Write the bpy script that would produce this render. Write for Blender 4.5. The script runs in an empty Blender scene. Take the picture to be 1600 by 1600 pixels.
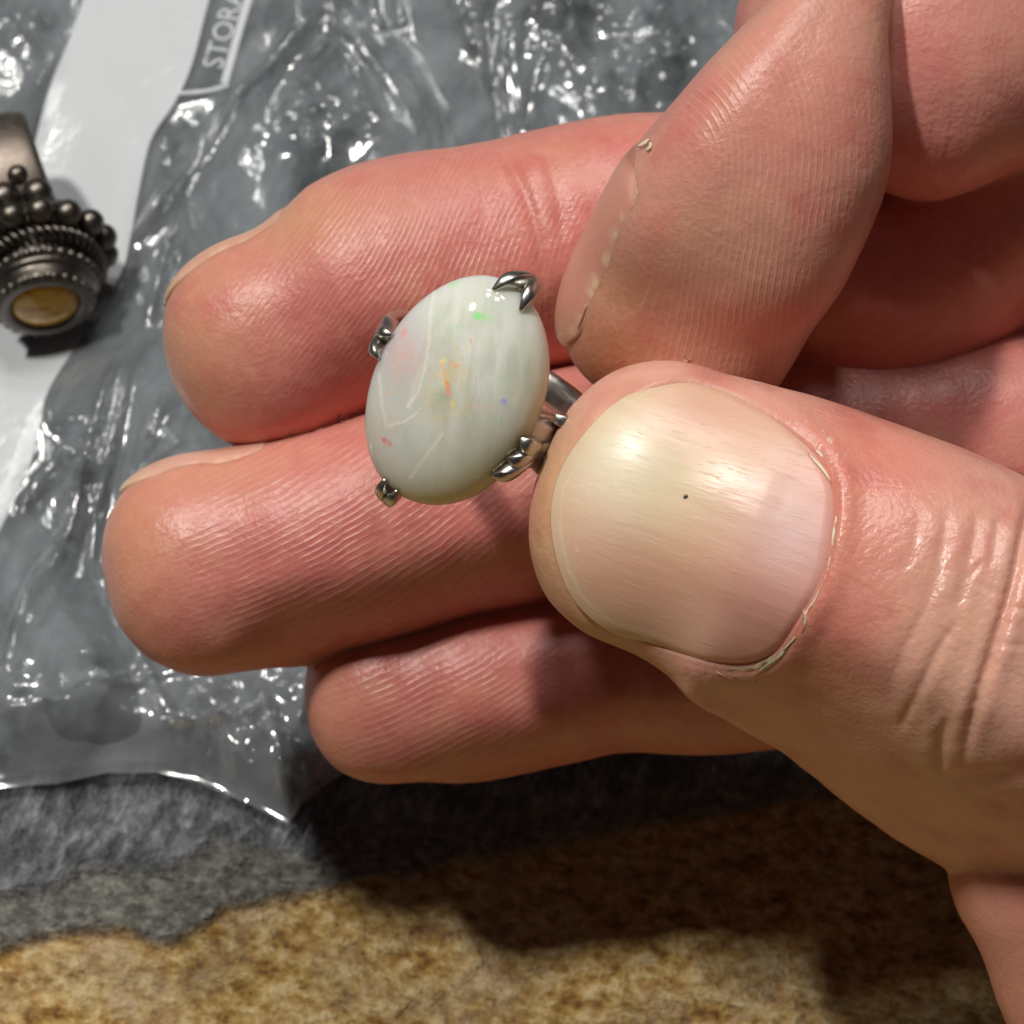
import bpy, math, random
import numpy as np
from mathutils import Vector, Matrix

random.seed(7)
rng = np.random.default_rng(7)
S = 0.001                      # everything is authored in millimetres
col = bpy.context.scene.collection
scn = bpy.context.scene

# ------------------------------------------------------------------ camera
TILT = math.radians(30)        # lens axis leans 30 degrees from straight down
DC = 231.0                     # mm from lens to the table along the axis
R = np.array([[1, 0, 0],
              [0, math.cos(TILT), -math.sin(TILT)],
              [0, math.sin(TILT), math.cos(TILT)]])
CAM = np.array([0, -DC * math.sin(TILT), DC * math.cos(TILT)])
cd = bpy.data.cameras.new('camera')
cam = bpy.data.objects.new('camera', cd)
col.objects.link(cam)
cam.location = CAM * S
cam.rotation_euler = (TILT, 0, 0)
cd.sensor_width = 36
cd.lens = 90
cd.clip_start = 0.005
cd.clip_end = 20
cd.dof.use_dof = True
cd.dof.focus_distance = 0.160
cd.dof.aperture_fstop = 88
scn.camera = cam
scn.cycles.max_bounces = 7
scn.cycles.diffuse_bounces = 3
scn.cycles.glossy_bounces = 4
scn.cycles.transparent_max_bounces = 10
scn.cycles.caustics_reflective = False
scn.cycles.caustics_refractive = False
scn.cycles.use_adaptive_sampling = True
scn.cycles.adaptive_threshold = 0.02

# ------------------------------------------------------------------ world and lamps
w = bpy.data.worlds.new('World')
scn.world = w
w.use_nodes = True
wt = w.node_tree
bg = wt.nodes['Background']
tc = wt.nodes.new('ShaderNodeTexCoord')
sp = wt.nodes.new('ShaderNodeSeparateXYZ')
rp = wt.nodes.new('ShaderNodeValToRGB')
wt.links.new(tc.outputs['Generated'], sp.inputs[0])
wt.links.new(sp.outputs['Z'], rp.inputs[0])
rp.color_ramp.elements[0].position = 0.0
rp.color_ramp.elements[0].color = (0.10, 0.095, 0.09, 1)
rp.color_ramp.elements[1].position = 1.0
rp.color_ramp.elements[1].color = (0.30, 0.31, 0.32, 1)
wt.links.new(rp.outputs[0], bg.inputs['Color'])
bg.inputs['Strength'].default_value = 0.10

def lamp(name, cdir, dist, sx, sy, watts, colour, off=(0, 0)):
    d = R @ (np.array(cdir, float) / np.linalg.norm(cdir))
    tgt = np.array([0, 0, 30.0])
    z = d
    x = np.cross([0, 1, 0], z); x /= np.linalg.norm(x)
    y = np.cross(z, x)
    p = tgt + d * dist + x * off[0] + y * off[1]
    L = bpy.data.lights.new(name, 'AREA')
    L.shape = 'RECTANGLE'; L.size = sx * S; L.size_y = sy * S
    L.energy = watts; L.color = colour
    o = bpy.data.objects.new(name, L); col.objects.link(o)
    o.matrix_world = Matrix(((x[0], y[0], z[0], p[0] * S), (x[1], y[1], z[1], p[1] * S),
                             (x[2], y[2], z[2], p[2] * S), (0, 0, 0, 1)))
    return o
WARM = (1.0, 0.965, 0.905)
COOL = (1.0, 0.97, 0.93)
for k, (ox, oy, e) in enumerate([(-105, -60, 1.0), (55, -150, 1.0), (-70, 110, .6), (85, 75, .6), (190, -50, .6)]):
    lamp('ceiling_lamp', (.02, .80, .58), 950, 66, 80, 1.15 * e, COOL, (ox, oy))
lamp('ceiling_lamp', (-.36, .55, .75), 950, 40, 100, 6.6, WARM)
vs = scn.view_settings
vs.view_transform = 'Standard'
vs.look = 'None'
vs.exposure = -0.17
vs.gamma = 1.0

# ------------------------------------------------------------------ helpers
def P(px, py, D):              # photograph pixel + distance along the lens axis -> lens space, mm
    return np.array([(px - 800) * D / 4000.0, (800 - py) * D / 4000.0, -D])

def W(p):                      # lens space -> world, mm
    return np.asarray(p) @ R.T + CAM

def tab(px, py, h=0.0):        # where the sight line meets height h over the table, mm
    px = np.asarray(px, float); py = np.asarray(py, float)
    d = np.stack([(px - 800) / 4000, (800 - py) / 4000, -np.ones_like(px)], -1) @ R.T
    t = (h - CAM[2]) / d[..., 2]
    return CAM + d * t[..., None]

_perm = rng.random((64, 64, 64)).astype(np.float32)
def vnoise(x, y, z=0.0, seed=0):
    x = np.asarray(x, float) + seed * 7.31; y = np.asarray(y, float) + seed * 3.17
    z = np.zeros_like(x) + z + seed * 1.73
    xi = np.floor(x).astype(int); yi = np.floor(y).astype(int); zi = np.floor(z).astype(int)
    fx = x - xi; fy = y - yi; fz = z - zi
    fx = fx * fx * (3 - 2 * fx); fy = fy * fy * (3 - 2 * fy); fz = fz * fz * (3 - 2 * fz)
    def g(a, b, c): return _perm[(xi + a) & 63, (yi + b) & 63, (zi + c) & 63]
    c00 = g(0, 0, 0) * (1 - fx) + g(1, 0, 0) * fx
    c10 = g(0, 1, 0) * (1 - fx) + g(1, 1, 0) * fx
    c01 = g(0, 0, 1) * (1 - fx) + g(1, 0, 1) * fx
    c11 = g(0, 1, 1) * (1 - fx) + g(1, 1, 1) * fx
    c0 = c00 * (1 - fy) + c10 * fy; c1 = c01 * (1 - fy) + c11 * fy
    return c0 * (1 - fz) + c1 * fz                     # 0..1

def fbm(x, y, z=0.0, seed=0, octv=4, gain=.5):
    s = 0; a = 1; n = 0
    for k in range(octv):
        s = s + a * (vnoise(np.asarray(x) * 2 ** k, np.asarray(y) * 2 ** k, np.asarray(z) * 2 ** k, seed + k) - .5)
        n += a; a *= gain
    return s / n * 2                                   # about -1..1

def ridged(x, y, seed=0, octv=3):
    s = 0; a = 1; n = 0
    for k in range(octv):
        s = s + a * (1 - np.abs(2 * vnoise(x * 2 ** k, y * 2 ** k, 0, seed + k) - 1)) ** 3
        n += a; a *= .5
    return s / n

def sstep(a, b, x):
    t = np.clip((x - a) / (b - a), 0, 1)
    return t * t * (3 - 2 * t)

def seg_dist(x, y, poly):      # distance to a polyline and the parameter 0..1 along it
    poly = np.asarray(poly, float)
    best = np.full(np.shape(x), 1e9); par = np.zeros(np.shape(x))
    L = np.r_[0, np.cumsum(np.linalg.norm(np.diff(poly, axis=0), axis=1))]
    for i in range(len(poly) - 1):
        a = poly[i]; d = poly[i + 1] - a; l2 = d @ d
        t = np.clip(((x - a[0]) * d[0] + (y - a[1]) * d[1]) / l2, 0, 1)
        dd = np.hypot(x - a[0] - t * d[0], y - a[1] - t * d[1])
        m = dd < best
        best = np.where(m, dd, best); par = np.where(m, (L[i] + t * math.sqrt(l2)) / L[-1], par)
    return best, par

def inside(x, y, poly):
    poly = np.asarray(poly, float); r = np.zeros(np.shape(x), bool)
    j = len(poly) - 1
    for i in range(len(poly)):
        xi, yi = poly[i]; xj, yj = poly[j]
        c = ((yi > y) != (yj > y)) & (x < (xj - xi) * (y - yi) / (yj - yi + 1e-12) + xi)
        r ^= c; j = i
    return r

def smooth_poly(poly, n=200, closed=True):
    p = np.asarray(poly, float)
    if closed:
        q = np.vstack([p[-1], p, p[0], p[1]])
    else:
        q = np.vstack([2 * p[0] - p[1], p, 2 * p[-1] - p[-2]])
    m = len(q) - 3
    t = np.linspace(0, m, n, endpoint=not closed)
    i = np.minimum(t.astype(int), m - 1); f = (t - i)[:, None]
    a, b, c, d = q[i], q[i + 1], q[i + 2], q[i + 3]
    return .5 * ((2 * b) + (-a + c) * f + (2 * a - 5 * b + 4 * c - d) * f ** 2 + (-a + 3 * b - 3 * c + d) * f ** 3)

def mk(name, v, f, mat, parent=None, origin=None, smooth=True, attrs=None):
    """one mesh object; v in world mm"""
    v = np.asarray(v, float)
    org = np.array(parent['_org']) if parent is not None else (np.array(origin) if origin is not None else v.mean(0))
    me = bpy.data.meshes.new(name)
    v = (v - org) * S
    if isinstance(f, np.ndarray):
        k = f.shape[1]
        me.vertices.add(len(v)); me.vertices.foreach_set('co', v.astype(np.float32).ravel())
        me.loops.add(f.size); me.loops.foreach_set('vertex_index', f.astype(np.int32).ravel())
        me.polygons.add(len(f)); me.polygons.foreach_set('loop_start', np.arange(0, f.size, k, dtype=np.int32))
        me.update(calc_edges=True); me.validate()
    else:
        me.from_pydata([tuple(a) for a in v], [], [tuple(a) for a in f]); me.update()
    if smooth: me.polygons.foreach_set('use_smooth', np.ones(len(me.polygons), bool))
    for k, a in (attrs or {}).items():
        a = np.asarray(a, np.float32)
        if a.ndim == 2:
            at = me.attributes.new(k, 'FLOAT_COLOR', 'POINT')
            at.data.foreach_set('color', np.c_[a[:, :3], np.ones(len(a))].astype(np.float32).ravel())
        else:
            at = me.attributes.new(k, 'FLOAT', 'POINT'); at.data.foreach_set('value', a)
    me.materials.append(mat)
    o = bpy.data.objects.new(name, me); col.objects.link(o)
    if parent is not None: o.parent = parent
    else: o.location = org * S
    o['_org'] = [float(a) for a in org]
    return o

def root(name, org, label, cat):
    o = bpy.data.objects.new(name, None); col.objects.link(o)
    o.empty_display_size = .005
    o.location = np.asarray(org) * S; o['_org'] = [float(a) for a in org]
    o['label'] = label; o['category'] = cat
    return o

def grid_faces(nr, nc, wrap=False):
    i = np.arange(nr - 1)[:, None]; j = np.arange(nc if wrap else nc - 1)[None, :]
    j2 = (j + 1) % nc
    return np.stack([i * nc + j, i * nc + j2, (i + 1) * nc + j2, (i + 1) * nc + j], -1).reshape(-1, 4)

class NT:
    def __init__(s, name):
        s.m = bpy.data.materials.new(name); s.m.use_nodes = True
        s.t = s.m.node_tree; s.b = s.t.nodes['Principled BSDF']; s.out = s.t.nodes['Material Output']
    def n(s, typ, ins=None, **kw):
        nd = s.t.nodes.new('ShaderNode' + typ)
        for k, v in kw.items(): setattr(nd, k, v)
        for k, v in (ins or {}).items(): s.set(nd.inputs[k], v)
        return nd
    def set(s, sock, v):
        if isinstance(v, bpy.types.NodeSocket): s.t.links.new(v, sock)
        else: sock.default_value = v
    def p(s, **kw):
        for k, v in kw.items(): s.set(s.b.inputs[k.replace('_', ' ')], v)
    def math(s, op, a, b=0.0, c=0.0):
        return s.n('Math', {0: a, 1: b, 2: c}, operation=op).outputs[0]
    def mix(s, f, a, b, mode='MIX'):
        nd = s.n('Mix', data_type='RGBA', blend_type=mode)
        s.set(nd.inputs[0], f); s.set(nd.inputs[6], a); s.set(nd.inputs[7], b)
        return nd.outputs[2]
    def attr(s, name, fac=True):
        nd = s.n('Attribute', attribute_name=name)
        return nd.outputs['Fac'] if fac else nd.outputs['Color']
    def obj(s): return s.n('TexCoord').outputs['Object']
    def noise(s, scale, vec=None, detail=4, rough=.55, dist=0.0):
        nd = s.n('TexNoise', {'Scale': scale, 'Detail': detail, 'Roughness': rough, 'Distortion': dist})
        s.set(nd.inputs['Vector'], vec if vec is not None else s.obj())
        return nd.outputs['Fac']
    def vor(s, scale, vec=None, feature='F1'):
        nd = s.n('TexVoronoi', {'Scale': scale}, feature=feature)
        s.set(nd.inputs['Vector'], vec if vec is not None else s.obj())
        return nd.outputs['Distance']
    def ramp(s, fac, stops):
        nd = s.n('ValToRGB', {0: fac}); r = nd.color_ramp
        while len(r.elements) < len(stops): r.elements.new(.5)
        for e, (p, c) in zip(r.elements, stops):
            e.position = p; e.color = c if len(c) == 4 else (*c, 1)
        return nd.outputs[0]
    def mapping(s, scale=(1, 1, 1), rot=(0, 0, 0), vec=None):
        v = vec if vec is not None else s.obj()
        if any(rot):                                   # turn first, then stretch
            r = s.n('Mapping'); s.set(r.inputs['Vector'], v); r.inputs['Rotation'].default_value = rot; v = r.outputs[0]
        nd = s.n('Mapping'); s.set(nd.inputs['Vector'], v); nd.inputs['Scale'].default_value = scale
        return nd.outputs[0]
    def bump(s, h, dist, strength=1.0, normal=None):
        nd = s.n('Bump', {'Height': h, 'Distance': dist, 'Strength': strength})
        if normal is not None: s.set(nd.inputs['Normal'], normal)
        return nd.outputs[0]

def g3(v): return (v, v, v, 1)

# ------------------------------------------------------------------ stone (the setting)
OCHRE_EDGE = [(-900, 1560), (-300, 1530), (0, 1478), (88, 1456), (192, 1447), (210, 1463), (258, 1480), (315, 1447), (359, 1419), (420, 1402),
              (525, 1384), (586, 1369), (640, 1365), (725, 1344), (850, 1319), (950, 1297), (1062, 1278), (1162, 1259),
              (1287, 1240), (1600, 1190), (2000, 1120), (2600, 1060)]
SLATE_EDGE = [(-900, 1450), (-300, 1410), (0, 1395), (60, 1400), (120, 1360), (210, 1362), (270, 1368), (330, 1330), (420, 1335),
              (480, 1350), (540, 1300), (600, 1290), (700, 1290), (900, 1262), (1100, 1240), (1300, 1210), (1600, 1160), (2000, 1090), (2600, 1030)]
def edge_y(x, poly):
    q = tab([p[0] for p in poly], [p[1] for p in poly], 0)
    return np.interp(x, q[:, 0], q[:, 1])

def stone_h(x, y):
    e1 = edge_y(x, OCHRE_EDGE) + .5 * fbm(x / 2.2, y / 2.2, 0, 3, 4)
    e2 = edge_y(x, SLATE_EDGE) + .9 * fbm(x / 2.5, y / 2.5, 0, 8, 4)
    g1 = sstep(-.25, .45, y - e1)                 # grey layer
    g2 = sstep(-.5, 1.0, y - e2)
    grain = fbm(x / 1.3, y / .9, 0, 11, 3) * .30 + fbm(x / 9, y / 9, 0, 21, 3) * .6 + (ridged(x / 4.2, y / 3.2, 23, 3) - .4) * .55
    slate = fbm((x + y * .5) / .9, (y - x * .5) / 3.0, 0, 31, 3) * .16
    ochre_slope = .35 * fbm(x / 5, y / 4, 0, 41, 4)
    crack = np.exp(-(seg_dist(x, y, tab([760, 850, 930, 1000, 1080], [1340, 1370, 1420, 1450, 1520])[:, :2])[0] / .35) ** 2)
    z = grain * (1 - .5 * g2) + ochre_slope * (1 - g1) + g1 * (1.1 + .3 * fbm(x / 1.3, y / 1.3, 0, 51, 3)) + g2 * (.9 + slate) - crack * .25 * (1 - g1)
    return z - 1.4, g1, g2

def axis(a, b, step, lo, hi, big):
    core = np.arange(a, b, step)
    l = np.arange(lo, a, big); r = np.arange(b, hi + big, big)
    return np.r_[l, core, r]
xs = axis(-52, 52, .36, -400, 400, 6.0); ys = axis(-52, 14, .36, -300, 500, 6.0)
X, Y = np.meshgrid(xs, ys)
Z, G1, G2 = stone_h(X, Y)
nt = NT('layered_slate_stone')
o = nt.obj()
a1, a2 = nt.attr('grey_layer'), nt.attr('slate_layer')
n1 = nt.noise(560, nt.mapping((1, 1.5, 1), (0, 0, .2)), 4, .72); n2 = nt.noise(150, o, 4, .6); n3 = nt.noise(1500, o, 3, .7)
n4 = nt.noise(45, o, 5, .65, 1.5); nb_ = nt.noise(900, nt.mapping((1, 1.3, 1), (0, 0, .2)), 3, .7)
och = nt.ramp(n1, [(.34, (.20, .09, .02)), (.44, (.42, .235, .06)), (.52, (.58, .38, .125)), (.63, (.80, .62, .33))])
och = nt.mix(nt.ramp(n2, [(.46, g3(0)), (.66, g3(.5))]), och, nt.ramp(nb_, [(.40, (.34, .24, .12)), (.60, (.74, .62, .42))]))
och = nt.mix(nt.ramp(n4, [(.52, g3(0)), (.74, g3(.6))]), och, nt.ramp(nb_, [(.36, (.26, .15, .085)), (.64, (.46, .32, .21))]))
frg = nt.ramp(nb_, [(.33, (.085, .082, .07)), (.50, (.17, .165, .145)), (.70, (.36, .345, .30))])
st = nt.noise(520, nt.mapping((1.35, .65, 1), (0, 0, math.radians(20))), 4, .74)
slt = nt.ramp(st, [(.34, (.045, .049, .055)), (.49, (.125, .133, .143)), (.60, (.23, .243, .262)), (.72, (.46, .48, .51))])
c = nt.mix(a1, och, frg); c = nt.mix(a2, c, slt)
hgt = nt.math('ADD', nt.math('MULTIPLY', nt.mix(a2, n1, st), 1.5), nt.math('MULTIPLY', n3, .35))
nt.p(Base_Color=c, Roughness=nt.math('SUBTRACT', .88, nt.math('MULTIPLY', a2, .36)), Normal=nt.bump(hgt, .0009, 1.0))
slab = mk('stone_slab', np.stack([X, Y, Z], -1).reshape(-1, 3), grid_faces(*X.shape), nt.m, origin=(0, 0, 0),
          attrs={'grey_layer': G1.ravel(), 'slate_layer': G2.ravel()})
slab['kind'] = 'structure'
slab['label'] = 'split slate stone surface, dark grey above and ochre brown below'

# ------------------------------------------------------------------ clear plastic bag
def T2(pts, h=3.0):
    p = np.asarray(pts, float); return tab(p[:, 0], p[:, 1], h)[:, :2]
BAG_EDGE = T2([(-900, 1262), (-300, 1240), (0, 1236), (90, 1232), (170, 1216), (250, 1216), (310, 1232), (360, 1254), (410, 1279), (452, 1302),
               (472, 1268), (520, 1226), (565, 1196), (640, 1140), (760, 1080), (900, 1030), (1300, 980), (1900, 900), (2700, 800)], 1.5)
CREASES = [  # photograph track of each fold, width mm, height mm
    ([(540, -20), (455, 75), (370, 165), (300, 275), (250, 345), (200, 400)], .75, 1.5),
    ([(275, 370), (262, 410), (245, 470), (235, 520)], .5, .7),
    ([(245, 235), (300, 215), (350, 190)], .8, .6), ([(255, 260), (300, 245), (330, 240)], .8, .5),
    ([(518, -10), (522, 42), (560, 75), (600, 125), (622, 155)], .42, 1.1),
    ([(606, 68), (640, 115), (668, 165), (682, 225), (690, 330)], .45, 1.3),
    ([(575, -20), (582, 15), (600, 38)], .4, 1.0), ([(620, -20), (628, 40)], .45, .8),
    ([(700, -20), (712, 25), (728, 62), (742, 95)], .45, 1.2),
    ([(745, -20), (758, 40), (766, 105), (780, 210), (785, 300)], .42, 1.1), ([(790, 30), (785, 120), (800, 200), (830, 260)], .5, .7),
    ([(535, 70), (545, 120), (565, 170)], .5, .6), ([(860, 80), (835, 150), (815, 220)], .5, .7),
    ([(860, 90), (905, 130), (935, 185)], .45, .9), ([(1080, 80), (1000, 105), (985, 185)], .5, .9),
    ([(780, 60), (880, 40), (1000, 10), (1100, 60)], .8, .9),
    ([(207, 585), (198, 640), (185, 690), (165, 750), (152, 800), (140, 868), (158, 900), (168, 950)], .34, 1.25),
    ([(190, 570), (150, 690), (105, 830), (60, 930), (12, 1070)], .6, 1.4), ([(150, 760), (125, 820), (95, 890)], .7, .7),
    ([(168, 930), (205, 1010), (235, 1060), (268, 1134)], .4, 1.0), ([(262, 1134), (330, 1140), (382, 1137), (418, 1108)], .32, .9),
    ([(185, 1086), (240, 1065), (330, 1045), (450, 1020)], .3, .7), ([(0, 1130), (90, 1110), (190, 1086)], .5, .5),
    ([(270, 640), (245, 690), (235, 710)], .4, .7), ([(300, 715), (250, 740), (200, 770)], .4, .6),
    ([(110, 700), (65, 745), (30, 800)], .6, .9), ([(75, 660), (140, 665)], .6, .6),
    ([(330, 1090), (360, 1160), (370, 1220), (400, 1270)], .55, .7), ([(410, 1080), (440, 1180), (445, 1260)], .4, .6),
    ([(200, 1210), (330, 1230), (450, 1298)], .5, .5), ([(0, 1195), (140, 1190), (260, 1180)], .8, .6),
    ([(120, 1180), (200, 1060), (260, 980)], .7, .5), ([(480, 1060), (470, 1140)], .5, .6),
]
CREASES = [(T2(p, 4.0), wd, ht) for p, wd, ht in CREASES]
GLITTER = [((15, 70), 75), ((60, 40), 40), ((480, 185), 85), ((545, 200), 60), ((880, 55), 110), ((1000, 40), 120), ((960, 140), 80),
           ((330, 1110), 70), ((395, 1160), 70), ((40, 1090), 60), ((150, 1070), 50), ((470, 1090), 70), ((130, 720), 50), ((740, 30), 70)]
GLITTER = [(tab(*p, 4.0)[:2], r * 0.046) for p, r in GLITTER]
PAN_L = [(230, -300), (182, -140), (135, 0), (100, 105), (56, 225), (10, 360), (-60, 560), (-130, 780), (-190, 1000)]
PAN_R = [(440, -300), (385, -140), (333, 0), (303, 110), (278, 168), (240, 232), (218, 330), (198, 425), (150, 510), (78, 625), (55, 715), (0, 838), (-80, 1000)]
PL, PR = T2(smooth_poly(PAN_L, 120, False), 3.2), T2(smooth_poly(PAN_R, 120, False), 3.2)
PAN_POLY = np.vstack([PL, PR[::-1]])
CALM_POLY = np.vstack([PL, T2([(-80, 1000), (0, 838), (55, 715), (78, 625), (150, 510), (198, 425), (218, 330), (240, 232), (290, 190), (385, 165), (425, 40), (460, -100), (500, -300)], 3.2)])

def bag_h(x, y, layer=0):
    h = 4.4 + .9 * fbm(x / 30, y / 30, 0, 60 + layer * 9, 2) - layer * 1.0
    dpan = sstep(-3.0, 1.5, np.where(inside(x, y, CALM_POLY), 1, -1) * seg_dist(x, y, np.vstack([PL[::4], CALM_POLY[len(PL):], PL[:1]]))[0])
    calm0 = 1 - .88 * dpan
    fr_ = np.random.default_rng(5 + layer)
    # long straight folds crossing each other leave flat facets between sharp creases
    for k in range(7):
        th_ = fr_.normal(1.9, .5) if k < 5 else fr_.uniform(0, np.pi)
        per = fr_.uniform(13, 34); off = fr_.random(); slope = fr_.uniform(.12, .26)
        w_ = (x * np.sin(th_) - y * np.cos(th_) + 2.2 * fbm(x / 34, y / 34, 0, 140 + k + layer * 11, 1)) / per + off
        tri = np.arccos(.998 * np.cos(2 * np.pi * w_)) / np.pi
        msk = sstep(.2, .6, vnoise(x / 30, y / 30, 0, 160 + k + layer * 13))
        h = h + calm0 * slope * per * .5 * (tri - .5) * msk
    amp = np.zeros_like(x)
    for (c, r) in GLITTER:
        amp = np.maximum(amp, np.exp(-((x - c[0]) ** 2 + (y - c[1]) ** 2) / r ** 2))
    for k in range(5):
        th_ = fr_.uniform(0, np.pi); per = fr_.uniform(2.2, 5.0)
        w_ = (x * np.sin(th_) - y * np.cos(th_) + .5 * fbm(x / 3, y / 3, 0, 180 + k, 1)) / per
        h = h + calm0 * amp * .20 * per * np.arccos(.985 * np.cos(2 * np.pi * w_)) / np.pi
    h = h + calm0 * .12 * ridged(x / 7.0 + y / 30, y / 16.0 - x / 20, 70 + layer * 5, 2)
    h = np.maximum(h, .5)
    pan = inside(x, y, PAN_POLY)
    dp = seg_dist(x, y, np.vstack([PL, PR[::-1]])[::4])[0]
    calm = 1 - .8 * np.where(pan, sstep(0, 3, dp), 0)
    for (poly, wd, ht) in CREASES:
        x0, y0 = poly.min(0) - 5; x1, y1 = poly.max(0) + 5
        m = (x > x0) & (x < x1) & (y > y0) & (y < y1)
        if not m.any(): continue
        d, t = seg_dist(x[m], y[m], poly)
        k = (.55 if layer else 1) * ht * np.minimum(1, 6 * t * (1 - t) + .12) * (.75 + .5 * vnoise(t * 9, 0 * t, 0, 3))
        jag = .12 * fbm(x[m] / .9, y[m] / .9, 0, 88, 2) * wd
        h[m] = h[m] + 1.25 * k * (.65 * np.exp(-((d + jag) / (wd * 1.15)) ** 2) + .35 * np.exp(-np.abs(d + jag) / wd)) * calm[m]
    # pressed flat under the antique ring
    c = tab(30, 380, 3)[:2]
    g = np.exp(-(((x - c[0]) / 9) ** 2 + ((y - c[1]) / 14) ** 2) ** 2)
    h = h * (1 - g) + (2.3 - layer * .9) * g
    ye = np.interp(x, BAG_EDGE[:, 0], BAG_EDGE[:, 1])
    e = sstep(0, 5, y - ye)
    h = 1.2 + (h - 1.2) * (.35 + .65 * e) if layer == 0 else .9 + (h - .9) * (.25 + .75 * e)
    fl = 1.15 + .3 * (1 - layer) + .4 * fbm(x / 9, y / 9, 0, 21, 1)
    return fl + np.logaddexp(0, (h - fl) / .35) * .35

cx = np.unique(np.r_[axis(-54, 34, .3, -130, 130, 3.0), BAG_EDGE[:, 0]])
cx = cx[(cx > -110) & (cx < 110)]
def film(name, layer, inset, mat, parent):
    ye = np.interp(cx, BAG_EDGE[:, 0], BAG_EDGE[:, 1]) + inset
    t = np.r_[np.linspace(0, 1, 330), np.linspace(1.03, 1.9, 30)]
    Xg = np.repeat(cx[None], len(t), 0)
    Yg = ye[None] + t[:, None] * (66 - ye[None])
    Zg = bag_h(Xg, Yg, layer)
    return mk(name, np.stack([Xg, Yg, Zg], -1).reshape(-1, 3), grid_faces(*Xg.shape), mat, parent)

def film_material(name, haze, shine):
    nt = NT(name)
    o = nt.obj()
    fine = nt.noise(420, nt.mapping((1, .5, 1), (0, 0, .5)), 3, .5)
    nrm = nt.bump(fine, .00003, .5)
    tr = nt.n('BsdfTransparent', {'Color': (.95, .965, .975, 1)})
    df = nt.n('BsdfDiffuse', {'Color': (.76, .82, .86, 1)})
    tl = nt.n('BsdfTranslucent', {'Color': (.76, .82, .86, 1)})
    hz = nt.n('MixShader', {0: .35, 1: df.outputs[0], 2: tl.outputs[0]})
    cloud = nt.ramp(nt.noise(70, nt.mapping((1.6, .7, 1), (0, 0, .3)), 4, .6, .8), [(.36, g3(haze * .6)), (.64, g3(haze * 1.5))])
    body = nt.n('MixShader', {0: cloud, 1: tr.outputs[0], 2: hz.outputs[0]})
    gl = nt.n('BsdfGlossy', {'Roughness': .13, 'Color': (1, 1, 1, 1), 'Normal': nrm})
    fr = nt.n('Fresnel', {'IOR': 1.52, 'Normal': nrm})
    k = nt.math('MINIMUM', nt.math('MULTIPLY', fr.outputs[0], shine), .9)
    mx = nt.n('MixShader', {0: k, 1: body.outputs[0], 2: gl.outputs[0]})
    nt.t.links.new(mx.outputs[0], nt.out.inputs[0])
    return nt.m
bag = root('plastic_bag', [*tab(200, 700, 0)[:2], 0], 'crumpled clear plastic bag with white printed panel lying on the stone', 'plastic bag')
film('film', 0, 0.0, film_material('clear_film', .24, 2.3), bag)
film('film', 1, 1.2, film_material('clear_film_back', .17, 1.0), bag)

nt = NT('white_print')
nt.p(Base_Color=nt.mix(nt.noise(90, None, 4), (.60, .635, .66, 1), (.67, .70, .72, 1)), Roughness=.22,
     Normal=nt.bump(nt.math('ADD', nt.noise(260, nt.mapping((1, .5, 1), (0, 0, .6)), 3), nt.math('MULTIPLY', nt.noise(900, None, 3), .2)), .00045, .6))
WHITE_PRINT = nt.m
def drape(v2, lift):
    z = bag_h(v2[:, 0], v2[:, 1], 0) + lift
    return np.c_[v2, z]
t = np.linspace(0, 1, 90)[None, :, None]
rows_L = T2(smooth_poly(PAN_L, 420, False), 3.2); rows_R = T2(smooth_poly(PAN_R, 420, False), 3.2)
# match the rows of both edges by table y
yy = np.linspace(max(rows_L[:, 1].min(), rows_R[:, 1].min()) + .1, 68, 380)
xl = np.interp(yy, rows_L[::-1, 1], rows_L[::-1, 0]); xr = np.interp(yy, rows_R[::-1, 1], rows_R[::-1, 0])
g = np.stack([xl[:, None] + (xr - xl)[:, None] * t[0, :, 0][None], np.repeat(yy[:, None], 90, 1)], -1)
mk('printed_panel', drape(g.reshape(-1, 2), .06), grid_faces(380, 90), WHITE_PRINT, bag)

def strip(name, pts, width, lift, mat, parent, n=60):
    p = T2(smooth_poly(pts, n, False), 3.4)
    tg = np.gradient(p, axis=0); tg /= np.linalg.norm(tg, axis=1)[:, None]
    nr = np.c_[-tg[:, 1], tg[:, 0]]
    k = np.linspace(-.5, .5, 5)
    g = p[:, None] + nr[:, None] * (k * width)[None, :, None]
    return mk(name, drape(g.reshape(-1, 2), lift), grid_faces(n, 5), mat, parent)
strip('print_border', [(430, -150), (398, -20), (374, 62), (352, 140)], .75, .07, WHITE_PRINT, bag)
strip('print_border', [(358, 143), (325, 152), (276, 157)], .42, .085, WHITE_PRINT, bag)
# the word on the panel
cu = bpy.data.curves.new('word', 'FONT'); cu.body = 'STORA'; cu.size = 1; cu.resolution_u = 3; cu.space_character = 1.02
cu.fill_mode = 'FRONT'
to = bpy.data.objects.new('word', cu); col.objects.link(to)
dg = bpy.context.evaluated_depsgraph_get(); dg.update()
tm = bpy.data.meshes.new_from_object(to.evaluated_get(dg))
tv = np.array([v.co[:2] for v in tm.vertices]); tf = [list(p.vertices) for p in tm.polygons]
bpy.data.objects.remove(to); bpy.data.meshes.remove(tm)
a = T2([(349, 118), (386, -2)], 3.4); ux = a[1] - a[0]
tw = tv[:, 0].max() - tv[:, 0].min()
adv = np.linalg.norm(ux); ux = ux / adv; uy = np.array([-ux[1], ux[0]])
capw = 2.1 / .70
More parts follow.
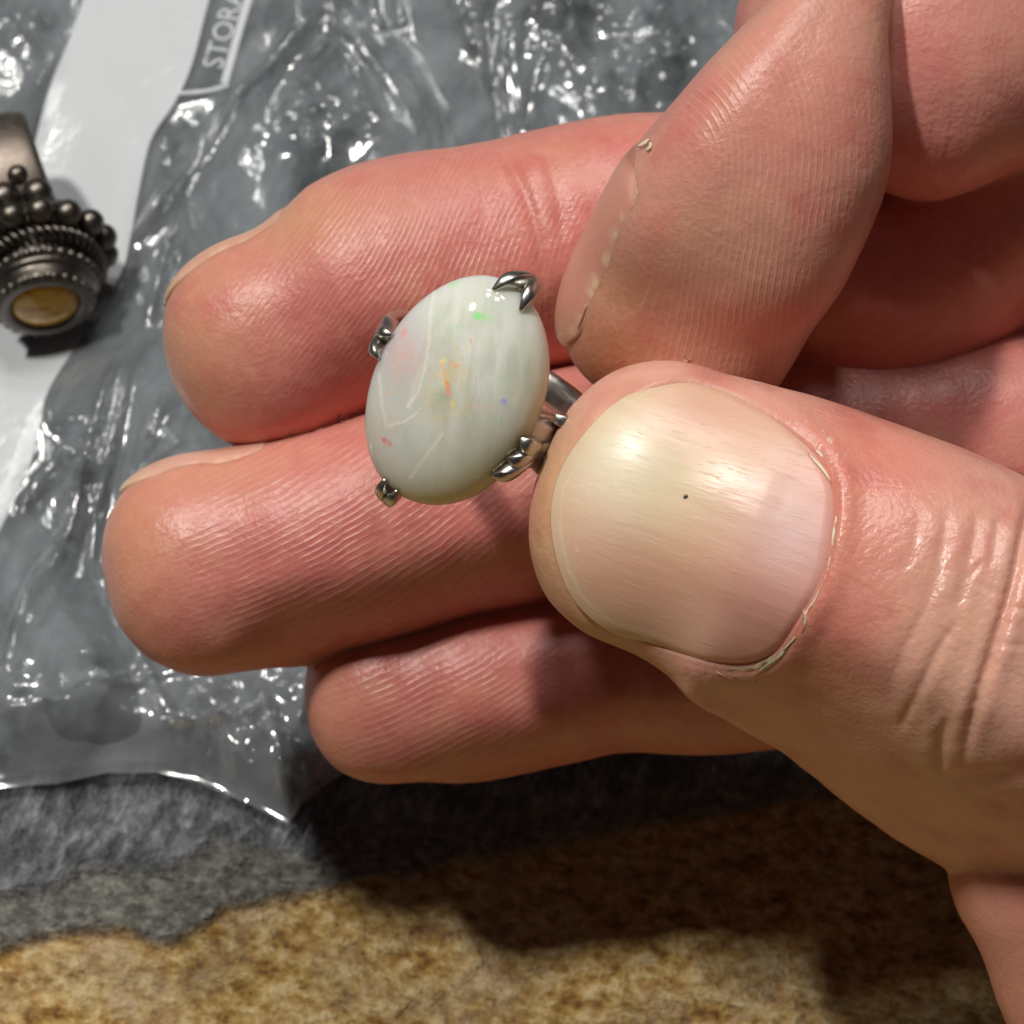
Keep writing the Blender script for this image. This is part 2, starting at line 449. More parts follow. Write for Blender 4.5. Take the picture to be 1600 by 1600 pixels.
# split the word into its letters
parent_id = list(range(len(tv)))
def find(i):
    while parent_id[i] != i: parent_id[i] = parent_id[parent_id[i]]; i = parent_id[i]
    return i
for f in tf:
    for i in f[1:]: parent_id[find(i)] = find(f[0])
groups = {}
for f in tf: groups.setdefault(find(f[0]), []).append(f)
for gk, fs in sorted(groups.items(), key=lambda kv: min(tv[i, 0] for f in kv[1] for i in f)):
    ids = sorted({i for f in fs for i in f}); mp = {i: k for k, i in enumerate(ids)}
    q = tv[ids]
    p2 = a[0] + ux * ((q[:, :1] - tv[:, 0].min()) / tw * adv) + uy * (q[:, 1:] * capw)
    mk('letter', drape(p2, .09), [[mp[i] for i in f] for f in fs], WHITE_PRINT, bag, smooth=False)

# ------------------------------------------------------------------ hand
class Tube:
    """a finger segment: stations (px, py, distance, half width on one side px, on the other px, front mm, back mm)"""
    def __init__(s, st, cap, cap2=8.0, e=2.15, p=2.3, M=241, low=None, shear=(0, .5, 0, 6)):
        c = np.array([P(a[0], a[1], a[2]) for a in st])
        k = np.array([a[2] / 4000.0 for a in st])
        prof = np.array([[a[3], a[4]] for a in st]) * k[:, None]
        prof = np.c_[prof, [[a[5], a[6]] for a in st]]
        allv = np.c_[c, prof]
        d = smooth_poly(allv, 400, False)
        L = np.r_[0, np.cumsum(np.linalg.norm(np.diff(d[:, :3], axis=0), axis=1))]
        s.len = L[-1]; u = np.linspace(0, s.len, M); s.ds = u[1]
        s.d = np.stack([np.interp(u, L, d[:, j]) for j in range(7)], 1)
        ez = np.clip(u / 6.0, 0, 1); ez = ez * ez * (3 - 2 * ez)          # no kink where the rounded tip begins
        s.d[:, 3:7] = s.d[0, 3:7] + (s.d[:, 3:7] - s.d[0, 3:7]) * (ez[:, None] * .5 + .5 * np.clip(u / 6, 0, 1)[:, None] ** .5 * ez[:, None] ** .5)
        T = np.gradient(s.d[:, :3], axis=0); T /= np.linalg.norm(T, axis=1)[:, None]
        F = np.array([0, 0, 1.0]) - T[:, 2:3] * T; F /= np.linalg.norm(F, axis=1)[:, None]
        U = np.cross(F, T)
        s.all = np.c_[s.d, T, F, U]; s.M = M
        s.low = low or e; s.shear = shear
        s.cap, s.cap2, s.e, s.p = cap * st[0][2] / 4000.0, cap2, e, p
        s.lo = (s.d[:, :3] - s.d[:, 3:7].max(1)[:, None]).min(0) - s.cap; s.hi = (s.d[:, :3] + s.d[:, 3:7].max(1)[:, None]).max(0) + s.cap
    def at(s, arc):
        i = np.clip(np.asarray(arc) / s.ds, 0, s.M - 1.0001)
        k = i.astype(int); f = (i - k)[..., None]
        return s.all[k] * (1 - f) + s.all[k + 1] * f
    def local(s, p):
        C = s.d[::6, :3]; CT = s.all[::6, 7:10]
        n = len(p); idx = np.empty(n, int)
        for a in range(0, n, 100000):
            q = p[a:a + 100000]
            idx[a:a + 100000] = ((q ** 2).sum(1)[:, None] - 2 * q @ C.T + (C ** 2).sum(1)[None]).argmin(1)
        arc = idx * 6 * s.ds + ((p - C[idx]) * CT[idx]).sum(1)
        for _ in range(2):
            A = s.at(arc); ac_ = np.clip(arc, 0, s.len)
            arc = ac_ + np.clip(((p - A[:, :3]) * A[:, 7:10]).sum(1), -60 if _ == 9 else -1e9, 1e9) * .8 + (arc - ac_) * .2
        A = s.at(arc)
        o = p - A[:, :3]
        return A, o, (o * A[:, 7:10]).sum(1), (o * A[:, 10:13]).sum(1), (o * A[:, 13:16]).sum(1), arc
    def f(s, p, full=False):
        A, o, t, f, u, arc = s.local(p)
        a = np.where(u > 0, A[:, 3], A[:, 4]); b = np.where(f > 0, A[:, 5], A[:, 6])
        cp = np.where(arc < 0, s.cap, s.cap2)
        k_, st_, a0_, a1_ = s.shear                    # the underside leans away below the pad
        f = f + k_ * A[:, 5] * np.logaddexp(0, (-u / A[:, 4] - st_) * 9) / 9 * sstep(a0_, a1_, arc) * (u < 0)
        b = np.where(f > 0, A[:, 5], A[:, 6])
        t = np.where((arc < 0) | (arc > s.len), t, 0)
        e = s.e + (s.low - s.e) * sstep(0, .5, -u / a) * sstep(0, .4, f / b) * sstep(0, 6, arc)
        q = (np.abs(u / a) ** e + np.abs(f / b) ** e + np.abs(t / cp) ** s.p) ** (1 / e)
        q = np.maximum(q, .05)
        d = np.linalg.norm(o, axis=1) * (1 - 1 / q)
        return (d, arc, u, f) if full else d
    def surf(s, arc, th):
        """lens-space point on the skin at arc length and angle round the axis (0 front, 90 the first side)"""
        A = s.at(np.maximum(arc, 0))
        a = np.where(np.sin(th) > 0, A[..., 3], A[..., 4]); b = np.where(np.cos(th) > 0, A[..., 5], A[..., 6])
        e = s.e
        k = (1 - np.clip(np.abs(np.minimum(arc, 0)) / s.cap, 0, .9999) ** s.p) ** (1 / e)
        r = k / (np.abs(np.sin(th) / a) ** e + np.abs(np.cos(th) / b) ** e) ** (1 / e)
        return A[..., :3] + A[..., 7:10] * np.minimum(arc, 0)[..., None] + r[..., None] * (np.cos(th)[..., None] * A[..., 10:13] + np.sin(th)[..., None] * A[..., 13:16])

TUBES = {
    'middle': Tube([(430, 530, 188, 165, 172, 8.0, 7.0), (600, 470, 188, 213, 190, 9.2, 8.2), (790, 425, 188, 203, 190, 8.6, 9), (1000, 385, 188, 205, 190, 8.6, 9),
                    (1200, 400, 186, 205, 190, 9, 9), (1385, 440, 186, 190, 205, 9, 9), (1610, 275, 186, 185, 175, 9, 9)], 172, e=2.2, low=1.9, shear=(.6, .42, 0, 7)),
    'ring': Tube([(335, 874, 187, 165, 180, 7.8, 7.0), (520, 848, 187, 180, 192, 8.8, 8), (720, 800, 187, 190, 184, 8.4, 8.4), (900, 760, 187, 186, 186, 8.2, 8.6),
                  (1150, 720, 187, 185, 185, 8.4, 9), (1400, 700, 188, 190, 190, 8.5, 9), (1750, 700, 189, 190, 190, 9, 9)], 172, e=2.2, low=1.85, shear=(.8, .38, 0, 7)),
    'pinky': Tube([(616, 1084, 192, 140, 140, 6.6, 6.4), (730, 1076, 192, 148, 152, 7.4, 7), (860, 1062, 192, 146, 140, 7.0, 7), (960, 1040, 192, 140, 142, 6.8, 7),
                   (1120, 1020, 191, 150, 166, 7.4, 7.6), (1350, 960, 190, 190, 200, 9, 8), (1750, 850, 190, 200, 220, 9, 9)], 140, e=2.2, low=1.9, shear=(.7, .42, 0, 6)),
    'index': Tube([(1062, 455, 171, 168, 208, 7.4, 7.2), (1130, 320, 167.5, 166, 224, 8.6, 7.6), (1200, 175, 166.5, 124, 206, 8.6, 7.6), (1262, 50, 167.4, 80, 120, 7.4, 7),
                   (1305, -45, 170.5, 95, 62, 6.4, 7)], 185, cap2=3.0, e=2.7, p=2.4),
    'index_middle': Tube([(1300, 80, 173.2, 200, 200, 7.8, 8), (1420, 76, 173.8, 220, 240, 9.2, 9), (1560, 50, 176, 220, 214, 9, 9), (1800, -20, 180, 220, 215, 9, 9)], 150),
    'index_base': Tube([(1560, 275, 182, 75, 70, 5, 5), (1700, 300, 184, 110, 90, 7, 7), (1900, 330, 186, 160, 140, 8, 8)], 80),
    'thumb': Tube([(1040, 792, 163.5, 224, 230, 7.4, 7.2), (1200, 850, 162.5, 242, 276, 8.4, 9), (1400, 950, 161.5, 270, 292, 9.6, 10.5), (1560, 1045, 162.5, 294, 306, 10.6, 11.5),
                   (1760, 1140, 166, 330, 330, 11, 12)], 206, e=2.2, p=2.35, low=1.7, shear=(2.0, .46, 5, 15)),
    'wrist': Tube([(1690, 1350, 176, 150, 205, 9, 9), (1780, 1500, 177, 180, 230, 9.5, 9), (1900, 1720, 179, 230, 250, 10, 9)], 175),
    'palm': Tube([(1640, 700, 196, 190, 250, 8.5, 8), (1900, 760, 190, 500, 520, 13, 12), (2200, 860, 188, 560, 620, 14, 12)], 230),
}
NAMES = list(TUBES)
PAIR_K = {'palm': 1.6, 'index_base': .9, 'index_middle': .7, 'wrist': .6}

def smin(a, b, k):
    h = np.clip(.5 + .5 * (b - a) / k, 0, 1)
    return b * (1 - h) + a * h - k * h * (1 - h)

def hand_f(p, full=False):
    ds = {}; info = {}
    for n in NAMES:
        tb = TUBES[n]
        m = np.all((p > tb.lo - 2) & (p < tb.hi + 2), axis=1)
        d = np.full(len(p), 6.0)
        if m.any():
            if full:
                r = tb.f(p[m], True); d[m] = r[0]; z = np.zeros((len(p), 3)); z[m] = np.stack(r[1:], 1); info[n] = z
            else: d[m] = tb.f(p[m])
        elif full: info[n] = np.zeros((len(p), 3))
        ds[n] = d
    r = ds['middle']
    for n in NAMES[1:]: r = smin(r, ds[n], PAIR_K.get(n, .22))
    return (r, ds, info) if full else r

# surface nets on a half-millimetre lattice
VX = .6
lo = np.array([-33.0, -44.0, -207.0]); hi = np.array([47.0, 46.0, -148.0])
n = np.ceil((hi - lo) / VX).astype(int)
gx, gy, gz = [lo[i] + np.arange(n[i]) * VX for i in range(3)]
# coarse pass first, fine only near the skin
CF = 6
cxs, cys, czs = gx[::CF], gy[::CF], gz[::CF]
cg = np.stack(np.meshgrid(cxs, cys, czs, indexing='ij'), -1)
cf = hand_f(cg.reshape(-1, 3)).reshape(cg.shape[:3])
near = np.abs(cf) < CF * VX * 2.4
Fv = np.repeat(np.repeat(np.repeat(np.where(cf > 0, 5.0, -5.0), CF, 0), CF, 1), CF, 2)[:n[0], :n[1], :n[2]].copy()
nm = near.copy()
for ax in range(3):
    nm |= np.roll(near, 1, ax) | np.roll(near, -1, ax)
nf = np.repeat(np.repeat(np.repeat(nm, CF, 0), CF, 1), CF, 2)[:n[0], :n[1], :n[2]]
ii = np.argwhere(nf)
Fv[nf] = hand_f(lo + ii * VX)
Fv[-1] = 1.0; Fv[0] = 1.0; Fv[:, 0] = 1.0; Fv[:, -1] = 1.0; Fv[:, :, 0] = 1.0; Fv[:, :, -1] = 1.0   # closed where the frame has long ended
sg = Fv < 0
cell = np.zeros(np.array(Fv.shape) - 1, int)
for a in (0, 1):
    for b in (0, 1):
        for c in (0, 1):
            cell += sg[a:a + cell.shape[0], b:b + cell.shape[1], c:c + cell.shape[2]]
act = (cell > 0) & (cell < 8)
ai = np.argwhere(act)
vid = -np.ones(cell.shape, int); vid[act] = np.arange(len(ai))
acc = np.zeros((len(ai), 3)); cnt = np.zeros(len(ai))
corner = [(a, b, c) for a in (0, 1) for b in (0, 1) for c in (0, 1)]
for p0 in corner:
    for ax in range(3):
        if p0[ax]: continue
        p1 = list(p0); p1[ax] = 1
        f0 = Fv[tuple((ai + p0).T)]; f1 = Fv[tuple((ai + p1).T)]
        m = (f0 < 0) != (f1 < 0)
        t = np.where(m, f0 / (f0 - f1 + 1e-12), 0)
        pos = ai + np.array(p0, float); pos[:, ax] += t
        acc[m] += pos[m]; cnt[m] += 1
V = lo + acc / cnt[:, None] * VX
Q = []
for ax in range(3):
    b, c = (ax + 1) % 3, (ax + 2) % 3
    s0 = [slice(1, -1)] * 3; s0[ax] = slice(0, -1)
    s1 = [slice(1, -1)] * 3; s1[ax] = slice(1, None)
    A0, A1 = sg[tuple(s0)], sg[tuple(s1)]
    for flip in (0, 1):
        e = np.argwhere(A0 & ~A1) if not flip else np.argwhere(~A0 & A1)
        off = np.ones(3, int); off[ax] = 0
        e = e + off
        db = np.zeros(3, int); db[b] = 1; dc = np.zeros(3, int); dc[c] = 1
        q = np.stack([vid[tuple((e - db - dc).T)], vid[tuple((e - dc).T)], vid[tuple(e.T)], vid[tuple((e - db).T)]], 1)
        if flip: q = q[:, ::-1]
        Q.append(q)
Q = np.concatenate(Q)
Q = Q[(Q >= 0).all(1)]

def vnormals(V, Q):
    a = V[Q[:, 2]] - V[Q[:, 0]]; b = V[Q[:, 3]] - V[Q[:, 1]]
    fn = np.cross(a, b); N = np.zeros_like(V)
    for j in range(4): np.add.at(N, Q[:, j], fn)
    return N / (np.linalg.norm(N, axis=1)[:, None] + 1e-12)

def subdivide(V, Q):
    E = np.sort(np.concatenate([Q[:, [0, 1]], Q[:, [1, 2]], Q[:, [2, 3]], Q[:, [3, 0]]]), axis=1)
    key = E[:, 0].astype(np.int64) * len(V) + E[:, 1]
    uk, inv = np.unique(key, return_inverse=True)
    eu = np.stack([uk // len(V), uk % len(V)], 1)
    nv = len(V); ne = len(eu); nq = len(Q)
    V2 = np.concatenate([V, V[eu].mean(1), V[Q].mean(1)])
    em = nv + inv.reshape(4, nq); fc = nv + ne + np.arange(nq)
    Q2 = np.concatenate([np.stack([Q[:, 0], em[0], fc, em[3]], 1), np.stack([em[0], Q[:, 1], em[1], fc], 1),
                         np.stack([fc, em[1], Q[:, 2], em[2]], 1), np.stack([em[3], fc, em[2], Q[:, 3]], 1)])
    return V2, Q2

keep = lambda V: ((V[:, 0] < hi[0] - 1.6) & (np.abs(V[:, 1]) < 43.5))[:, None]
V -= (hand_f(V) * .9)[:, None] * vnormals(V, Q) * keep(V)
V, Q = subdivide(V, Q)
V -= (np.clip(hand_f(V), -.3, .3) * .9)[:, None] * vnormals(V, Q) * keep(V)
V, Q = subdivide(V, Q)
# the part behind the frame's right edge needs no fine detail; keep as is
N = vnormals(V, Q)
fv, DS, INFO = hand_f(V, True)
V -= np.clip(fv, -.2, .2)[:, None] * N * keep(V)
N = vnormals(V, Q)
px = 800 + V[:, 0] * 4000 / -V[:, 2]; py = 800 - V[:, 1] * 4000 / -V[:, 2]
mmx, mmy = V[:, 0], V[:, 1]
wgt = {k: np.exp(-np.clip(DS[k], -1, 6) / .35) for k in NAMES}
tot = sum(wgt.values())
wgt = {k: v / tot for k, v in wgt.items()}

# --- nail bed of the thumb, in the thumb's own skin
NAIL_PX = smooth_poly([(866, 800), (882, 735), (925, 672), (985, 615), (1058, 590), (1130, 602), (1200, 640), (1265, 690), (1298, 735),
                       (1309, 785), (1301, 850), (1288, 905), (1258, 962), (1222, 1018), (1180, 1043), (1120, 1043), (1050, 1024), (965, 988), (905, 940), (875, 875)], 260)
FREE = (NAIL_PX[:, 0] < 1010)
disp = np.zeros(len(V))
onth = (DS['thumb'] < .25) & (N[:, 2] > -.1) & (px > 780) & (px < 1420) & (py > 540) & (py < 1150)
dn, _ = seg_dist(px[onth], py[onth], np.vstack([NAIL_PX, NAIL_PX[:1]])[::2])
ins = inside(px[onth], py[onth], NAIL_PX)
dn = dn / 24.5
sdn = np.where(ins, -dn, dn)                      # mm, + outside the nail
# the wall of skin: strong at the base, weaker at the sides, none at the free edge
basew = sstep(960, 1240, px[onth] + .25 * (py[onth] - 800))
wall = basew * (.30 * np.exp(-((sdn - .45) / .9) ** 2) - .10 * np.exp(-((sdn - .02) / .16) ** 2))
tipw = 1 - sstep(900, 1050, px[onth])
disp[onth] += np.where(sdn < 0, -.40 * sstep(0, .5, -sdn), 0) + wall - tipw * .18 * np.exp(-((sdn - .1) / .35) ** 2)

# --- knuckle folds and creases: track in the photograph, width mm, depth mm
FOLDS = [([(1612, 760), (1596, 850), (1578, 930), (1556, 1000), (1530, 1080), (1512, 1150), (1508, 1200)], .26, .42),
         ([(1500, 960), (1470, 1010), (1430, 1090), (1400, 1150)], .24, .22), ([(1482, 780), (1470, 860), (1450, 940), (1410, 1020), (1385, 1090)], .28, .16),
         ([(1478, 1120), (1470, 1170), (1468, 1215)], .28, .32), ([(1530, 790), (1518, 860), (1500, 930), (1490, 965)], .28, .16),
         ([(1466, 1212), (1520, 1218), (1600, 1206), (1680, 1190)], .5, .30), ([(1440, 790), (1430, 850), (1405, 900)], .3, .08),
         ([(1560, 800), (1552, 860), (1538, 900)], .22, .14), ([(1540, 870), (1520, 905), (1575, 935)], .14, .10),
         ([(1570, 950), (1620, 952)], .15, .12), ([(1550, 1005), (1610, 1010)], .15, .1), ([(1340, 1260), (1420, 1230), (1470, 1225)], .8, .2),
         ([(1490, 1235), (1560, 1260), (1640, 1265)], .7, .22),
         ([(772, 232), (800, 262), (830, 330), (846, 410), (850, 470)], .3, .30), ([(850, 225), (870, 300), (880, 380)], .35, .22), ([(735, 240), (752, 290), (760, 350)], .3, .12),
         ([(1475, 470), (1440, 520), (1385, 560)], .3, .08), ([(1395, 530), (1470, 540)], .25, .06)]
for (poly, wd, dp) in FOLDS:
    poly = smooth_poly(poly, 40, False)
    x0, y0 = poly.min(0) - 90; x1, y1 = poly.max(0) + 90
    m = (px > x0) & (px < x1) & (py > y0) & (py < y1) & (N[:, 2] > -.2)
    d, t = seg_dist(px[m], py[m], poly); d = d / 24.0 + .06 * fbm(px[m] / 9, py[m] / 9, 0, 12, 2)
    k = np.minimum(1, 7 * t * (1 - t))
    dp = dp * (.8 if dp > .35 else .55); wd = wd * 1.25
    disp[m] += k * dp * (-np.exp(-(d / wd) ** 2) + .42 * np.exp(-((np.abs(d) - wd * 2.6) / (wd * 1.7)) ** 2))
# uneven flesh
disp += .16 * fbm(V[:, 0] / 4.5, V[:, 1] / 4.5, V[:, 2] / 4.5, 90, 3)
kn = np.exp(-(((px - 1500) / 130) ** 2 + ((py - 930) / 230) ** 2) ** 2) * wgt['thumb']
disp += kn * (.10 * fbm(px / 40, py / 90, 0, 95, 3) + .03 * fbm(px / 12, py / 16, 0, 97, 2))
V0 = V.copy()
V = V + N * disp[:, None]

# --- fingerprint ridges: a phase that runs over each pad
def padmm(cx_, cy_): return (px - cx_) / 21.3, (py - cy_) / 21.3
warp = .22 * fbm(mmx / 2.6, mmy / 2.6, V[:, 2] / 2.6, 40, 3)
ph = np.zeros(len(V)); am = np.zeros(len(V))
PITCH = .50
def add(name, gfun, c, rad, amp):
    global ph, am
    x, y = padmm(*c)
    g = gfun(x, y) + warp
    own = wgt[name] > .5
    a = amp * np.exp(-(((x) / rad[0]) ** 2 + (y / rad[1]) ** 2) ** 2) * sstep(.12, .5, N[:, 2])
    ph = np.where(own, g / PITCH, ph); am = np.where(own, a, am)
add('middle', lambda x, y: np.sqrt((x + 1.0 + .35 * y) ** 2 + np.logaddexp(0, -(y + 4) * 1.2) ** 2 * .5 + 1) * np.where(x + 1 + .35 * y > 0, 1, -1) * .0 + x + .75 * y * (1 - sstep(-6, 9, x)) - .035 * (y - 2) ** 2 * sstep(-2, 8, x), (660, 440), (11.5, 11), 1.0)
add('ring', lambda x, y: .52 * x + .85 * y + .006 * x * x - .012 * x * y, (570, 850), (12.5, 9.5), 1.15)
add('pinky', lambda x, y: .45 * x + .89 * y + .01 * x * x, (690, 1090), (8, 7), 1.0)
add('index', lambda x, y: np.sqrt((x + 5.2 + .12 * y) ** 2 + np.where(y + 2 < 0, .62 * (y + 2) ** 2, .03 * (y + 2) ** 2)), (1120, 330), (12, 15), .9)
add('index_middle', lambda x, y: x + .12 * y, (1480, 150), (10, 12), .2)
am = am * np.where(wgt['index'] > .5, sstep(60, 190, np.hypot(px - 1000, py - 300)), 1)

# --- own colour of the skin (blood under it, pressed pads), darker in the knuckle creases
def C(r, g, b): return np.array([(v / 255) ** 2.2 for v in (r, g, b)])
base = {'middle': C(212, 140, 124), 'ring': C(214, 140, 127), 'pinky': C(204, 134, 120), 'index': C(210, 154, 134), 'index_middle': C(216, 146, 132),
        'index_base': C(222, 150, 132), 'thumb': C(228, 174, 152), 'wrist': C(220, 152, 132), 'palm': C(220, 152, 132)}
colr = sum(wgt[k][:, None] * base[k] for k in NAMES)
def tint(mask, c, amt):
    global colr
    m = np.clip(mask * amt, 0, 1)[:, None]; colr = colr * (1 - m) + c * m
blob = lambda x, y, rx, ry: np.exp(-(((px - x) / rx) ** 2 + ((py - y) / ry) ** 2))
RED, YEL, PALE, DEEP = C(204, 110, 102), C(214, 170, 122), C(234, 190, 160), C(178, 92, 72)
tint(blob(600, 480, 220, 150) * wgt['middle'], RED, .75)
tint(blob(900, 330, 200, 130) * wgt['middle'], RED, .45)
tint(blob(300, 560, 90, 150) * wgt['middle'], YEL, .45)
tint(blob(430, 340, 150, 60) * wgt['middle'], YEL, .5)
tint(blob(580, 860, 260, 150) * wgt['ring'], RED, .8)
tint(blob(210, 850, 90, 170) * wgt['ring'], C(216, 160, 118), .6)
tint(blob(330, 720, 140, 60) * wgt['ring'], C(224, 168, 130), .5)
tint(blob(520, 1110, 70, 110) * wgt['pinky'], C(212, 156, 118), .5)
tint(blob(880, 950, 60, 60) * wgt['thumb'] + blob(960, 1010, 80, 40) * wgt['thumb'], C(206, 160, 110), .5)
tint(blob(700, 1080, 200, 120) * wgt['pinky'], RED, .6)
tint(blob(1230, 180, 190, 160) * wgt['index'], C(224, 144, 124), .6)
tint(blob(960, 560, 110, 160) * wgt['index'], C(196, 138, 92), .75)
tint(blob(1130, 430, 130, 130) * wgt['index'], C(214, 160, 126), .5)
tint(blob(1060, 180, 60, 90) * wgt['index'], RED, .4)
tint(blob(1330, 800, 110, 260) * wgt['thumb'], C(226, 138, 118), .75)
tint(blob(1300, 1000, 100, 90) * wgt['thumb'], C(204, 108, 92), .65)
tint(blob(1400, 720, 140, 70) * wgt['thumb'], C(230, 142, 124), .55)
tint(blob(1470, 1080, 120, 170) * wgt['thumb'], C(226, 182, 152), .6)
tint(blob(850, 800, 70, 200) * wgt['thumb'], C(212, 172, 118), .75)
tint(blob(1395, 953, 12, 10) * wgt['thumb'], C(176, 108, 80), .5)
tint(np.clip(-disp - .2, 0, 1) * (px > 1380), DEEP, 1.4)  # darker and redder where the knuckle folds sink deepest
tint(np.clip(fbm(V[:, 0] / 3, V[:, 1] / 3, V[:, 2] / 3, 77, 4) * 1.6, 0, 1), RED, .55)
tint(np.clip(fbm(V[:, 0] / 2.3, V[:, 1] / 2.3, V[:, 2] / 2.3, 87, 4) * 1.6, 0, 1), C(224, 172, 136), .32)
if onth.any():
    mk_ = np.zeros(len(V)); mk_[onth] = np.exp(-((sdn - .15) / .28) ** 2) * basew
    tint(mk_, C(200, 116, 92), .35)
    dry = np.zeros(len(V)); dry[onth] = np.exp(-((sdn - .8) / .5) ** 2) * basew
else: dry = np.zeros(len(V))
wet = kn * .8 + blob(1340, 770, 70, 110) * .7

nt = NT('skin')
o = nt.obj()
phn = nt.n('Math', {0: nt.math('MULTIPLY', nt.attr('ridge_phase'), 2 * math.pi)}, operation='SINE').outputs[0]
pores = nt.noise(2600, o, 3, .6)
brk = nt.ramp(nt.noise(420, o, 4, .65), [(.36, g3(.12)), (.60, g3(1))])
rline = nt.math('POWER', nt.math('MULTIPLY', nt.math('ADD', phn, 1.0), .5), 3.4)
rh = nt.math('MULTIPLY', nt.math('MULTIPLY', rline, nt.attr('ridge_amount')), brk)
lines = nt.vor(1500, nt.mapping((1, 1, 1), vec=o), 'DISTANCE_TO_EDGE')
linh = nt.math('MULTIPLY', nt.math('SUBTRACT', 1.0, nt.attr('ridge_amount')), nt.math('MINIMUM', nt.math('MULTIPLY', lines, 3.5), 1.0))
hh = nt.math('ADD', nt.math('MULTIPLY', rh, .42), nt.math('ADD', nt.math('MULTIPLY', pores, .8), nt.math('MULTIPLY', linh, .12)))
hh = nt.math('ADD', hh, nt.math('MULTIPLY', nt.noise(700, o, 3, .6), .5))
cc = nt.attr('skin_colour', False)
cc = nt.mix(nt.math('MULTIPLY', rh, .22), cc, (.90, .62, .50, 1), 'MIX')  # ridge crests painted paler: their specular glint is put into the colour
cc = nt.mix(nt.ramp(nt.noise(1300, o, 3, .6), [(.45, g3(0)), (.75, g3(.28))]), cc, (.80, .38, .29, 1))
flk = nt.ramp(nt.noise(1500, nt.mapping((1.6, .5, 1), (0, 0, .4)), 4, .7), [(.60, g3(0)), (.66, g3(.7))])
cc = nt.mix(nt.math('MULTIPLY', flk, nt.attr('dry')), cc, (.86, .72, .58, 1))
ro = nt.math('SUBTRACT', nt.math('ADD', .27, nt.math('MULTIPLY', nt.noise(900, o, 3), .18)), nt.math('MULTIPLY', nt.attr('wet'), .12))
nt.p(Base_Color=cc, Roughness=ro, IOR=1.48, Subsurface_Weight=.6, Subsurface_Radius=(1.0, .42, .30), Subsurface_Scale=.0009,
     Normal=nt.bump(hh, .000085, .9))
SKIN = nt.m
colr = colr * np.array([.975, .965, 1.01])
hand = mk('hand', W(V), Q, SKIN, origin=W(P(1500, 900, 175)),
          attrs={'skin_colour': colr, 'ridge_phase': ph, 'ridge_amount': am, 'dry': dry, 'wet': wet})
hand['label'] = 'bare hand reaching in from the right, pinching the opal ring between thumb and index finger'
hand['category'] = 'hand'

# --- nails
def nail_material(name, rot):
    nt = NT(name)
    o = nt.obj()
    st = nt.noise(1.0, nt.mapping((260, 4200, 4200), rot), 3, .6)
    st2 = nt.noise(1.0, nt.mapping((110, 1100, 1100), rot), 3, .6)
    scr = nt.ramp(nt.noise(1.0, nt.mapping((420, 5200, 5200), rot), 4, .65), [(.60, g3(0)), (.68, g3(1))])
    h = nt.math('ADD', nt.math('MULTIPLY', st, .12), nt.math('ADD', nt.math('MULTIPLY', st2, .8), nt.math('MULTIPLY', scr, .22)))
    c = nt.mix(nt.math('MULTIPLY', nt.math('MULTIPLY', scr, nt.attr('worn')), .5), nt.attr('nail_colour', False), (.88, .80, .66, 1))
    nt.p(Base_Color=c, Roughness=nt.math('ADD', .26, nt.math('MULTIPLY', st2, .16)), IOR=1.5, Subsurface_Weight=.4, Subsurface_Radius=(1, .5, .3),
         Subsurface_Scale=.0006, Normal=nt.bump(h, .00006, .8))
    return nt.m
# thumb nail: a curved plate on the thumb, thick at the free edge
th = TUBES['thumb']
def on_tube(tb, qx, qy, lift):
    """where the sight line through each pixel meets the tube, lifted off along its normal"""
    d = np.stack([(qx - 800) / 4000, (800 - qy) / 4000, -np.ones_like(qx)], -1)
    t = np.full(len(qx), 140.0)
    for _ in range(60):
        f = tb.f(d * t[:, None]); t = t + np.clip(f, -.8, 2.0) * .8
    p = d * t[:, None]
    e = .05
    f0 = tb.f(p)
    g = np.stack([tb.f(p + np.eye(3)[k] * e) - f0 for k in range(3)], 1)
    g /= np.linalg.norm(g, axis=1)[:, None] + 1e-9
    return p + g * np.asarray(lift)[:, None], g
NR, NC = 110, 260
cN = np.array([1085, 815.0])
rr = np.linspace(0, 1, NR) ** .8
gxp = cN[0] + rr[:, None] * (NAIL_PX[:, 0] - cN[0])[None]; gyp = cN[1] + rr[:, None] * (NAIL_PX[:, 1] - cN[1])[None]
free = 1 - sstep(930, 1040, NAIL_PX[:, 0])        # 1 along the free edge
side = 1 - free
edge = np.maximum(0, rr[:, None] - .9) / .1
lift = .10 + .10 * (1 - rr[:, None] ** 2) + free[None] * (.22 * rr[:, None] ** 3) - side[None] * edge ** 2 * .42
lift = lift + .02 * fbm(gxp / 60, gyp / 60, 0, 7, 2)
pv, pn = on_tube(th, gxp.ravel(), gyp.ravel(), lift.ravel())
# underside row so that the plate has a thick edge
pu, _ = on_tube(th, gxp[-1], gyp[-1], lift[-1] - .45)
NVv = np.concatenate([pv, pu])
NF = np.concatenate([grid_faces(NR + 1, NC, True)])
q = np.stack([gxp.ravel(), gyp.ravel()], 1)
ax_ = np.array([.90, .44]); al = (q - cN) @ ax_; ac = (q - cN) @ np.array([-.44, .90])
ncol = np.tile(C(228, 182, 158), (len(q), 1))
def nt_(m, c, a):
    global ncol
    m = np.clip(m * a, 0, 1)[:, None]; ncol = ncol * (1 - m) + c * m
nb = lambda x, y, rx, ry: np.exp(-(((q[:, 0] - x) / rx) ** 2 + ((q[:, 1] - y) / ry) ** 2))
nt_(sstep(60, 230, al + 30 * fbm(q[:, 0] / 80, q[:, 1] / 80, 0, 2, 2)), C(228, 158, 148), .95)
nt_(nb(1010, 740, 130, 110), C(242, 224, 188), .95)
nt_(nb(960, 690, 80, 90), C(246, 234, 206), .9)
nt_(nb(1000, 900, 150, 70), C(214, 160, 126), .6)
